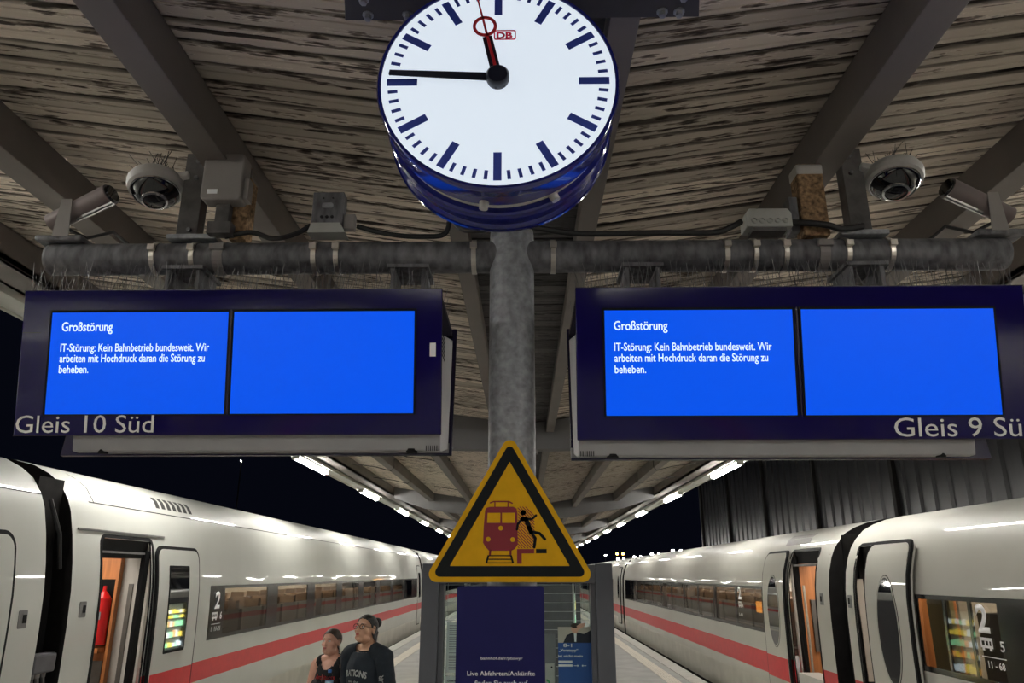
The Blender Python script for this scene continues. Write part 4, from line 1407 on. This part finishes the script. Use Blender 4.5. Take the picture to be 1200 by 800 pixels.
bxo('vestibule_wall', SR_, t, fix, .14, .24, 11.52, 11.58, .45, 2.3, M['lining_white'])
bxo('veneer_wall', SR_, t, fix, .24, 1.6, 11.52, 11.58, .45, 2.3, M['wood'])
bxo('wall_bin', SR_, t, fix, .37, .46, 11.49, 11.522, 1.0, 1.7, M['handlegrey'])
bxo('grab_rail', SR_, t, fix, .24, .265, 11.38, 11.41, .7, 1.9, M['strap'])
bxo('door_step', SR_, t, fix, .02, .30, 10.4, 11.3, .45, .75, M['lining_white'])
bxo('vestibule_light', SR_, t, fix, .5, 1.4, 10.3, 11.3, 2.26, 2.29, M['vestlight'])
bxo('vestibule_end', SR_, t, fix, .12, 2.8, 9.92, 9.98, .45, 2.3, M['lining'])
side_text(SR_, t, '2', 13.98, 1.64, .20, w=.20, bold=.03)
coach_icon(SR_, t, fix, 13.98, 1.50); side_text(SR_, t, '4', 13.74, 1.50, .07, w=.05, bold=.02)
side_text(SR_, t, '1-68', 13.98, 1.36, .05, w=.22)
bxo('seat_info', SR_, t, fix, .10, .13, 12.85, 13.30, 1.45, 1.62, M['infoyellow'])
fix(SR_.patch('roof_vent', t, M['boxgrey'], 10.9, 11.9, 2.47, 2.62, .004, .01, seg=6, ytop=.15))
# --- right, nearer car
t, fix = car(SR_, 'right train, nearer car cut off by the right photo edge', -14, 9.36,
             [(-12, 7.72, [(-11 + 2.1 * k, -9.3 + 2.1 * k) for k in range(8)] + [(5.9, 6.30), (6.50, 6.82), (6.86, 7.16), (7.19, 7.68)][0:0] + [(6.42, 6.80), (6.84, 7.20), (7.24, 7.70)])],
             [(8.62, 9.10, 2.36)], wz=WR, stripe=STR, seats=False)
leaf(SR_, t, fix, 7.72, 8.62, .10, 2.36, .085, win=(7.93, 8.36, 1.00, 2.02), oval=True, stripe=STR, proud=.075)
fix(SR_.ring_frame('opening_seal', t, M['rubber'], 8.56, 9.14, .25, 2.40, .035, .006, .03, .08))
flush_handle(SR_, t, fix, 9.26, 1.75)
bxo('door_header', SR_, t, fix, .17, .4, 8.6, 9.12, 2.14, 2.36, M['rubber'])
bxo('vestibule_wall', SR_, t, fix, .14, .22, 9.20, 9.26, .45, 2.3, M['rubber'])
bxo('vestibule_pane', SR_, t, fix, .08, .16, 9.18, 9.20, .9, 2.0, M['lining'])
bxo('veneer_wall', SR_, t, fix, .22, 1.6, 9.20, 9.26, .45, 2.3, M['wood'])
bxo('grab_rail', SR_, t, fix, .20, .222, 9.08, 9.10, .7, 1.9, M['strap'])
bxo('door_step', SR_, t, fix, .02, .30, 8.7, 9.1, .45, .80, M['lining_white'])
bxo('vestibule_light', SR_, t, fix, .4, 1.4, 8.3, 9.0, 2.26, 2.29, M['vestlight'])
bxo('yellow_partition', SR_, t, fix, .12, .16, 7.32, 7.72, .5, 2.2, M['curtain'])
bxo('partition_wall', SR_, t, fix, .5, 2.7, 7.86, 7.90, .45, 2.3, M['lining'])
bxo('luggage_shelf', SR_, t, fix, .35, 1.2, 6.5, 7.2, 1.2, 1.24, M['handlegrey'])
bxo('wall_cabinet', SR_, t, fix, .30, .9, 6.86, 7.22, .5, 1.72, M['vend'])
bxo('copper_rail', SR_, t, fix, .10, .12, 6.02, 6.05, 1.2, 1.86, M['wood'])
side_text(SR_, t, '2', 6.70, 1.60, .205, w=.165, bold=.035)
coach_icon(SR_, t, fix, 6.70, 1.455); side_text(SR_, t, '5', 6.43, 1.465, .075, w=.055, bold=.02)
fix(SR_.patch('rule_line', t, M['print'], 6.38, 6.70, 1.405, 1.412, .012, .002, seg=1))
side_text(SR_, t, '11 - 68', 6.63, 1.325, .052, w=.22, bold=.01)
for k, lab in enumerate(('right train, car beyond the main car, seen past the showcase', 'right train, last far car at the platform end')):
    a = 30.3 + k * 24.9
    t, fix = car(SR_, lab, a, a + 24.5, [(a + 3.2, a + 22, [(a + 3.7 + 2.3 * j, a + 5.5 + 2.3 * j) for j in range(7)])], [], wz=WR, stripe=STR, seats=False)
    leaf(SR_, t, fix, a + .5, a + 1.5, .25, 2.30, .03, win=(a + .75, a + 1.25, 1.05, 2.0), oval=True, stripe=STR)

# gangways between the cars
def gangway(sd, ya, yb, lb, detail=False):
    t = thing('gangway_bellows', lb, 'gangway', (sd.x0 + sd.sg * 1.5, (ya + yb) / 2, -.4))
    base = t.location.copy()
    n = 6
    b = MB()
    top = sd.P[-1][1]
    for k in range(n):
        yc = ya + (yb - ya) * (k + .5) / n; w = (yb - ya) / n * .42
        ins = .16
        ring = [(u + ins, z) for u, z in sd.P if z < top - .3] + [(.7, top - .16), (1.5, top - .10)]
        ring = ring + [(3.0 - u, z) for u, z in ring[::-1][1:]]
        vs = []
        for yy, e in ((yc - w, .03), (yc, 0), (yc + w, .03)):
            for u, z in ring:
                uu = u + (e if u < 1.5 else -e); zz = z - (e if z > 2.2 else 0)
                vs.append((sd.X(uu) - base.x, yy - base.y, zz - base.z))
        m_ = len(ring); fs = []
        for r_ in range(2):
            for j in range(m_ - 1): fs.append((r_ * m_ + j, r_ * m_ + j + 1, (r_ + 1) * m_ + j + 1, (r_ + 1) * m_ + j))
        q = MB(); q.add(vs, fs); q.obj('bellows_fold', M['rubber'], t)
    q = MB(); x = sorted((sd.X(.25) - base.x, sd.X(2.75) - base.x)); q.box(x[0], x[1], ya - base.y + .002, yb - base.y - .002, -.2, top - .25 - base.z)
    q.obj('inner_tunnel', M['under'], t)
    if detail:
        for k in range(4):
            q = MB(); z = .55 + k * .0
            q.path([(sd.X(.10) - base.x, ya - base.y + .06 + k * .08, 1.25 - base.z), (sd.X(.06) - base.x, ya - base.y + .08 + k * .08, .95 - base.z), (sd.X(.09) - base.x, ya - base.y + .06 + k * .08, .5 - base.z)], .018)
            q.cyl((sd.X(.10) - base.x, ya - base.y + .06 + k * .08, 1.20 - base.z), (sd.X(.10) - base.x, ya - base.y + .06 + k * .08, 1.27 - base.z), .028, n=10)
            q.obj('coupling_hose', M['handlegrey'] if k % 2 else M['boxgrey'], t, smooth=True)
        q = MB(); x = sorted((sd.X(.02) - base.x, sd.X(.14) - base.x)); q.box(x[0], x[1], ya - base.y + .03, yb - base.y - .03, 1.24 - base.z, 1.40 - base.z)
        q.obj('hose_box', M['vend'], t, bevel=.02)
        q = MB(); q.path([(sd.X(.18) - base.x, ya - base.y + .1, 2.7 - base.z), (sd.X(.10) - base.x, ya - base.y + .2, 2.4 - base.z), (sd.X(.12) - base.x, yb - base.y - .06, 2.1 - base.z)], .02)
        q.obj('upper_cable', M['cable'], t, smooth=True)
gangway(SL_, 6.67, 7.05, 'black bellows and hoses in the gap between the two nearest left cars', True)
gangway(SR_, 9.37, 9.86, 'black bellows in the gap between the two nearest right cars')
gangway(SL_, 31.41, 31.79, 'far black bellows at the end of the left main car')
gangway(SR_, 29.91, 30.29, 'far black bellows at the end of the right main car')

# ------------------------------------------------------------------ dark clad hall wall behind the right train
wall = MB(); wall.box(9.12, 9.4, 13 - 6, 39.2, -1, 9.5)
wall = tag(wall.obj('wall_right', M['backing']), 'tall dark metal-clad hall wall behind the right train', None, None, 'structure')
b = MB()
b.add([(9.0, .04, 0), (9.0, .42, 0), (9.06, .46, 0), (9.06, .62, 0), (9.12, .62, 0), (9.12, .0, 0), (9.06, .0, 0),
       (9.0, .04, 10.4), (9.0, .42, 10.4), (9.06, .46, 10.4), (9.06, .62, 10.4), (9.12, .62, 10.4), (9.12, .0, 10.4), (9.06, .0, 10.4)],
      [(0, 1, 2, 3, 4, 5, 6)[::-1], (7, 8, 9, 10, 11, 12, 13)] + [(i, (i + 1) % 7, 7 + (i + 1) % 7, 7 + i) for i in range(7)])
cp = b.mesh('cladding_panel', M['cladding'])
for k in range(50):
    link_mesh('cladding_panel', cp, wall, (0, 7.9 + k * .625, -1), (0, 0, R(random.uniform(-.35, .35)) * 0))
for k in range(7):
    b = MB(); b.box(8.9, 9.0, 8.2 + k * 5, 8.36 + k * 5, -1, 9.45)
    b.obj('wall_post', M['backing'], wall)

# ------------------------------------------------------------------ far floodlights
def flood(x, y, z, lb, m='farlight', n=1, r=.22, g=None):
    t = thing('floodlight_mast', lb, 'floodlight', (x, y, -1), group=g)
    b = MB(); b.cyl((0, 0, 0), (0, 0, z + 1), .09, .05, 8); b.obj('mast', M['mast'], t)
    for i in range(n):
        dx = (i - (n - 1) / 2) * r * 3.4
        q = MB(); q.box(dx - r * .8, dx + r * .8, -.05, .12, z + 1 - r * .6, z + 1 + r * .6); q.obj('lamp_head', M['mast'], t)
        q = MB(); q.ball((dx, -.12, z + 1), r * .75, .06, r * .6, 12); q.obj('lamp_glass', M[m], t)
def atY(px, py, Y, f=870.0):
    p = math.atan(273 / 870); ps = R(.88)
    Fh = Vector((-math.sin(ps), math.cos(ps), 0)); Rt = Vector((math.cos(ps), math.sin(ps), 0))
    d = (Fh * math.cos(p) + Vector((0, 0, math.sin(p)))) * f + Rt * (px - 600) + (-Fh * math.sin(p) + Vector((0, 0, math.cos(p)))) * (400 - py)
    return Vector((0, 0, H)) + d * (Y / d.y)
for (px, py, Y, m, n, lb) in ((727.5, 655, 130, 'farlight', 2, 'pair of far white floodlights just right of the showcase top'),
                              (747, 652.5, 125, 'farlight', 2, 'pair of far white floodlights, second pair from the showcase'),
                              (768, 649.3, 110, 'farlight', 2, 'pair of far white floodlights, third pair from the showcase'),
                              (793, 645.3, 100, 'farlight', 2, 'pair of far white floodlights, fourth pair, above the right main car'),
                              (823, 642.5, 90, 'farlight', 1, 'single far white light at the foot of the dark clad wall'),
                              (726.5, 648.8, 133, 'farorange', 2, 'orange far lights just above the first white pair'),
                              (709.5, 650.5, 134, 'farlight', 1, 'tiny far white light above the right frame of the showcase'),
                              (283, 540, 60, 'farlight', 1, 'lone far white street lamp in the dark sky above the left train')):
    w = atY(px, py, Y)
    flood(w.x, w.y, w.z, lb, m, n, .30 if n == 2 else .22 if py > 600 else .07)

# ------------------------------------------------------------------ people
from mathutils.bvhtree import BVHTree
from mathutils.kdtree import KDTree


def union_mesh(parts, voxel, smooth=3):
    """parts: closed MB pieces overlapping each other, fused into one skin"""
    me = parts.mesh('skin', M['skinw'])
    o = bpy.data.objects.new('skin', me); COL.objects.link(o)
    r = o.modifiers.new('r', 'REMESH'); r.mode = 'VOXEL'; r.voxel_size = voxel; r.use_smooth_shade = True
    s = o.modifiers.new('s', 'SMOOTH'); s.factor = .5; s.iterations = smooth
    bpy.context.view_layer.update()
    out = bpy.data.meshes.new_from_object(o.evaluated_get(bpy.context.evaluated_depsgraph_get()))
    bpy.data.objects.remove(o)
    return out


def capsule(b, p0, r0, p1, r1, n=14):
    p0, p1 = Vector(p0), Vector(p1)
    L = (p1 - p0).length
    T = (p1 - p0).to_track_quat('Z', 'Y').to_matrix().to_4x4(); T.translation = p0
    prof = [(r0 * math.sin(R(a)), -r0 * math.cos(R(a))) for a in (0, 25, 50, 75)]
    prof += [(r0 + (r1 - r0) * i / 6, L * i / 6) for i in range(7)]
    prof += [(r1 * math.sin(R(a)), L + r1 * math.cos(R(a))) for a in (75, 50, 25, 0)]
    prof[0] = (0, -r0); prof[-1] = (0, L + r1)
    b.lathe(prof, n, 0, T)


def hand(b, wrist, dirv, palmn, curl, s=1.0, thumb_side=1):
    """palm, four unequal bent fingers and a thumb from its side"""
    d = Vector(dirv).normalized(); nrm = Vector(palmn); nrm = (nrm - d * nrm.dot(d)).normalized(); side = d.cross(nrm) * thumb_side
    w = Vector(wrist)
    q = Matrix((side, d, nrm)).transposed().to_4x4(); q.translation = w + d * .05 * s
    b.ball((0, 0, 0), .040 * s, .052 * s, .017 * s, 14, 0, q)
    for i, (off, ln) in enumerate(((.028, .066), (.010, .076), (-.009, .071), (-.027, .056))):
        p = w + d * .088 * s + side * off * s
        dd = d.copy(); seg = ln * s / 3
        for k in range(3):
            c = curl * (k + .6) * .5
            dd = (Matrix.Rotation(c, 3, side * -thumb_side if thumb_side < 0 else -side) @ d)
            q2 = p + dd * seg * 1.15
            capsule(b, p, (.0088 - k * .0007) * s, q2, (.0082 - k * .0007) * s, 8)
            p = q2
    p = w + d * .025 * s + side * .03 * s
    p2 = p + (d * .6 + side * .7 + nrm * .25).normalized() * .036 * s
    p3 = p2 + (d * .9 + side * .2 + nrm * .4).normalized() * .030 * s
    capsule(b, p, .0125 * s, p2, .0105 * s, 8); capsule(b, p2, .0105 * s, p3, .009 * s, 8)


def person(spec):
    k = spec['k']; Z = spec['neck']                # neck base height
    HT = Matrix.Translation(spec['head']) @ Matrix.Rotation(spec['yaw'], 4, 'Z') @ Matrix.Rotation(spec['pitch'], 4, 'X') @ Matrix.Scale(spec['hs'], 4)
    lab = {}
    pieces = []

    def P(l, f):
        b = MB(); f(b); pieces.append((l, b))
    sh = spec['sh']; sz = Z - .045
    # torso
    P('torso', lambda b: b.ball((0, .0, Z - .20), .155 * k, .105 * k, .20, 22))
    P('torso', lambda b: b.ball((0, .0, Z - .10), .135 * k, .080 * k, .10, 22))
    P('torso', lambda b: b.ball((0, .012, Z - .055), .125 * k, .062 * k, .050, 20))
    P('torso', lambda b: b.ball((0, .005, Z - .42), .135 * k, .10 * k, .19, 22))
    P('torso', lambda b: b.ball((0, .005, Z - .58), .165 * k, .115 * k, .13, 22))
    for s in (-1, 1):
        if spec['bust']: P('torso', lambda b: b.ball((s * .070, -.070, Z - .215), .062, .052, .060, 16))
        P('torso', lambda b: capsule(b, (s * .03, .01, Z - .005), .045, (s * (sh - .01), .0, sz), .050 * k))
        A = spec['armL'] if s > 0 else spec['armR']
        S_, E_, W_ = (Vector(A[0]), Vector(A[1]), Vector(A[2]))
        P('upper', lambda b: capsule(b, S_, .052 * k, E_, .040 * k))
        P('fore', lambda b: capsule(b, E_, .040 * k, W_, .026 * k))
        P('hand', lambda b: hand(b, W_, A[3], A[4], A[5], k, -s))
        hip = Vector((s * .085, .005, Z - .62)); kn = Vector((s * .095, -.01, (Z - .62) * .54)); an = Vector((s * .10, .02, .09))
        P('leg', lambda b: capsule(b, hip, .088 * k, kn, .056 * k))
        P('leg', lambda b: capsule(b, kn, .055 * k, an, .036 * k))
        P('foot', lambda b: (capsule(b, (s * .10, .03, .05), .038, (s * .115, -.13, .035), .030)))
    P('neck', lambda b: capsule(b, (0, .018, Z - .03), .056 * k, (0, .012, spec['head'][2] - .05), .050 * k))
    def hp(f): P('head', lambda b: f(b))
    hp(lambda b: b.ball((0, .015, .030), .074, .093, .083, 24, 0, HT))
    hp(lambda b: b.ball((0, -.016, -.030), .060, .070, .078, 22, 0, HT))
    hp(lambda b: b.ball((0, -.050, -.083), .030, .032, .024, 16, 0, HT))
    for s in (-1, 1):
        hp(lambda b: b.ball((s * .040, -.048, -.018), .024, .026, .024, 14, 0, HT))
        hp(lambda b: b.ball((s * .034, -.020, -.070), .030, .042, .026, 14, 0, HT))
        hp(lambda b: b.ball((s * .076, .012, -.006), .008, .018, .029, 12, 0, HT))
        hp(lambda b: b.ball((s * .011, -.090, -.026), .009, .010, .008, 10, 0, HT))
        hp(lambda b: b.ball((s * .028, -.070, .030), .024, .015, .009, 12, 0, HT))
    hp(lambda b: capsule(b, HT @ Vector((0, -.078, .016)), .008 * spec['hs'], HT @ Vector((0, -.098, -.022)), .0115 * spec['hs'], 12))
    hp(lambda b: b.ball((0, -.078, -.050), .026, .014, .015, 14, 0, HT))
    allb = MB()
    for l, b in pieces: allb.add(b.v, b.f)
    me = union_mesh(allb, spec.get('voxel', .0062))
    # label each vertex by the nearest piece
    kd_pts = []
    for l, b in pieces:
        for v in b.v: kd_pts.append((v, l))
    kd = KDTree(len(kd_pts))
    for i, (v, l) in enumerate(kd_pts): kd.insert(v, i)
    kd.balance()
    vl = [kd_pts[kd.find(v.co)[1]][1] for v in me.vertices]
    me.materials.clear(); me.materials.append(M[spec['skin']])
    me.name = 'person'
    body = link_mesh('person', me, None, spec['loc'], (0, 0, spec['rot']))
    tag(body, spec['label'], 'person')
    HI = HT.inverted()

    def shell(name, m, test, off, wr=0.0, ws=9.0, parent=body):
        bm = bmesh.new(); bm.from_mesh(me)
        bm.verts.ensure_lookup_table()
        keep = [test(v.co, vl[v.index]) for v in bm.verts]
        kill = [v for v in bm.verts if not keep[v.index]]
        nr = {v: v.normal.copy() for v in bm.verts}
        from mathutils import noise as mn
        for v in bm.verts:
            w = mn.noise(v.co * ws) * wr + mn.noise(v.co * ws * 2.3) * wr * .5 if wr else 0
            v.co = v.co + nr[v] * (off + w)
        bmesh.ops.delete(bm, geom=kill, context='VERTS')
        m2 = bpy.data.meshes.new(name); bm.to_mesh(m2); bm.free()
        m2.materials.clear(); m2.materials.append(M[m])
        m2.polygons.foreach_set('use_smooth', [True] * len(m2.polygons))
        o = link_mesh(name, m2, parent)
        so = o.modifiers.new('s', 'SOLIDIFY'); so.thickness = .003; so.offset = -1
        return o

    for args in spec['clothes'](Z): shell(*args)

    def hairtest(co, l):
        # hair grows from a slanted hairline back over the skull, leaving the ears free
        if l not in ('head', 'neck'): return False
        p = HI @ co
        if abs(p.x) > .072 and -.012 < p.y < .034 and p.z < .028: return False
        return p.z > spec['hairline'] - (p.y + .070) * 1.25 + abs(p.x) * .15 and p.z > -.088
    hair = shell('hair', spec['hair'], hairtest, .007, .003, 30)
    # features
    eyes = MB(); iris = MB(); brow = MB(); lips = MB()
    for s in (-1, 1):
        eyes.ball((s * .030, -.0765, .008), .0125, .009, .0065, 14, 0, HT)
        iris.ball((s * .030, -.0845, .008), .0052, .0032, .0052, 10, 0, HT)
        pts = [HT @ Vector((s * (.014 + .008 * i), -.0875 + .0022 * i * i * .7, .0265 + (.002 if i in (1, 2) else 0))) for i in range(5)]
        brow.path(pts, .0024, 6)
    lips.ball((0, -.0915, -.047), .020, .0065, .0045, 14, 0, HT); lips.ball((0, -.0905, -.0545), .017, .0065, .005, 14, 0, HT)
    eyes.obj('eyes', M['eyewhite'], body, smooth=True); iris.obj('irises', M['eye'], body, smooth=True)
    brow.obj('eyebrows', M[spec['hair']], body, smooth=True); lips.obj('lips', M['lip'], body, smooth=True)
    return body, HT


def wrap_print(body, cloth, s_, m, x0, z0, w, cap, bold=.02, arch=0.0, name='shirt_print', axis='y', T=None):
    bm = bmesh.new(); bm.from_mesh(cloth.data); bv = BVHTree.FromBMesh(bm); bm.free()
    o = lettering(s_, M[m], body, Matrix.Identity(4), width=w, cap=cap, bold=bold, name=name, th=.0)
    bm = bmesh.new(); bm.from_mesh(o.data)
    bmesh.ops.delete(bm, geom=[f for f in bm.faces if abs(f.calc_area()) < 1e-9], context='FACES')
    for v in bm.verts:
        x, y = v.co.x, v.co.y
        if arch: y += -arch * ((x - w / 2) / (w / 2)) ** 2
        if T is None:
            org = Vector((x0 + x, -.6, z0 + y)); d = Vector((0, 1, 0))
        else:
            org = T @ Vector((x, y, 0)); d = (T.to_3x3() @ Vector((0, 0, -1)))
        h = bv.ray_cast(org, d)
        v.co = (h[0] - d * .0035) if h[0] is not None else org + d * .45
    bm.to_mesh(o.data); bm.free()
    o.parent = cloth
    return o


# the woman
def wclothes(Z):
    def tank(co, l):
        if l != 'torso': return False
        if co.z < Z - .66: return False
        ax = abs(co.x)
        if co.z > Z - .055 and (ax < .056 or ax > .122): return False          # neck opening, shoulders bare
        if co.z > Z - .17 and ax > .125: return False                              # armholes
        if co.y < 0 and co.z > Z - .085 + (ax / .06) ** 2 * .05: return False     # scoop
        return True
    return [('tank_top', 'tank', tank, .007, .003, 14),
            ('trousers', 'jeans', lambda co, l: (l == 'leg' or (l == 'torso' and co.z < Z - .63)) and co.z > .07, .010, .003, 12),
            ('shoes', 'shoe', lambda co, l: l == 'foot' and co.z < .085, .006)]


wy = 6.7
w, HT = person(dict(k=.90, neck=1.385, sh=.150, hs=.93, head=(0, -.022, 1.507), yaw=R(2), pitch=R(-6), bust=True,
                    armL=((.150, 0, 1.325), (.205, .01, 1.06), (.075, -.205, 1.155), (-.75, -.45, .25), (0, .6, -.5), .9),
                    armR=((-.150, 0, 1.325), (-.215, .00, 1.06), (-.085, -.20, 1.130), (.80, -.45, .22), (0, .6, -.5), .9),
                    skin='skinw', hair='hairw', hairline=.072, loc=(-1.612, wy, 0), rot=R(-22), clothes=wclothes,
                    label='woman in black tank top with red print, holding a water bottle'))
top = [c for c in w.children if c.name.startswith('tank')][0]
wrap_print(w, top, 'Architects', 'shirtred', -.085, 1.385 - .155, .18, .034, bold=.02)
b = MB(); b.ball((0, .095, -.01), .030, .034, .045, 16, 0, HT); b.obj('hair_knot', M['hairw'], w, smooth=True)
b = MB(); b.path([w_ for w_ in (Vector((0, -.108, 1.27)), Vector((0, -.113, 1.245)), Vector((0, -.118, 1.215)))], .003, 6); b.obj('pendant', M['chrome'], w)

# the bottle she holds (its own thing)
bt = thing('water_bottle', 'clear plastic water bottle with blue cap held by the woman', 'bottle', (-1.555, wy - .27, 1.135))
b = MB(); b.lathe([(0, 0), (.027, 0), (.031, .006), (.031, .05), (.029, .055), (.031, .06), (.031, .12), (.024, .145), (.012, .160), (.012, .175), (0, .175)], 24)
b.obj('body', M['bottle'], bt, smooth=True)
b = MB(); b.lathe([(.0315, .06), (.0322, .062), (.0322, .108), (.0315, .11)], 24); b.obj('label_band', M['bottlelabel'], bt, smooth=True)
b = MB(); b.lathe([(0, .19), (.014, .19), (.0155, .187), (.0155, .168), (.012, .168)], 20); b.obj('cap', M['cap'], bt, smooth=True)


# the man
def mclothes(Z):
    def sweat(co, l):
        if l == 'torso':
            if co.z < Z - .68: return False
            r = math.hypot(co.x, co.y - .012)
            return not (co.z > Z - .035 and r < .083 + (.0 if co.y > 0 else .004))
        return l in ('upper', 'fore')
    return [('sweatshirt', 'sweat', sweat, .020, .007, 9),
            ('trousers', 'jeans', lambda co, l: (l == 'leg' or (l == 'torso' and co.z < Z - .60)) and co.z > .07, .012, .004, 12),
            ('shoes', 'shoe', lambda co, l: l == 'foot' and co.z < .085, .006)]


my = 6.4
m, HT = person(dict(k=1.06, neck=1.49, sh=.180, hs=1.0, head=(0, -.030, 1.628), yaw=R(6), pitch=R(-14), bust=False,
                    armL=((.190, .0, 1.43), (.225, .03, 1.13), (.20, -.09, .90), (.0, -.25, -1), (-1, 0, 0), .5),
                    armR=((-.190, .0, 1.43), (-.225, .03, 1.13), (-.20, -.09, .90), (.0, -.25, -1), (1, 0, 0), .5),
                    skin='skinm', hair='hairm', hairline=.070, loc=(-1.258, my, 0), rot=R(-34), clothes=mclothes,
                    label='man with glasses and hair bun in dark printed sweatshirt, beside the woman'))
top = [c for c in m.children if c.name.startswith('sweat')][0]
wrap_print(m, top, 'IRATIONS', 'shirtwhite', -.115, 1.49 - .195, .23, .042, bold=.035, arch=.014)
wrap_print(m, top, 'and the', 'shirtwhite', -.07, 1.49 - .245, .12, .018, bold=.01)
wrap_print(m, top, 'WORLD TOUR', 'shirtwhite', -.085, 1.49 - .290, .16, .014, bold=.02)
wrap_print(m, top, 'TOUR', 'shirtwhite', 0, 0, .15, .035, bold=.02, T=frame_T((.21 + .18 - .014, .015 - .24 - .010, 1.16), (0, 0, 1), (-.8, -.6, 0)))
b = MB(); b.ball((.022, .100, .072), .040, .036, .040, 18, 0, HT); b.obj('hair_bun', M['hairm'], m, smooth=True)
b = MB(); b.path([HT @ Vector(p) for p in ((0, .10, .05), (.01, .118, .0), (.012, .115, -.05), (.012, .108, -.12))], .025, 10); b.obj('ponytail', M['hairm'], m, smooth=True)
b = MB()
for s in (-1, 1):
    c = Vector((s * .032, -.093, .006))
    b.path([HT @ (c + Vector((math.cos(i * .3491) * .023, abs(math.cos(i * .3491)) * .002, math.sin(i * .3491) * .019))) for i in range(19)], .0022, 6)
    b.path([HT @ Vector(p) for p in ((s * .054, -.088, .012), (s * .074, -.040, .012), (s * .080, .010, .010))], .0015, 6)
b.path([HT @ Vector(p) for p in ((-.010, -.096, .010), (0, -.101, .012), (.010, -.096, .010))], .0015, 6)
b.obj('glasses', M['rubber'], m, smooth=True)
b = MB()
b.path([(math.cos(i * .2618) * .078, .010 + math.sin(i * .2618) * .074, 1.49 - .012 + (.012 * math.sin(i * .2618))) for i in range(25)], .007, 8)
b.obj('collar', M['tank'], m, smooth=True)
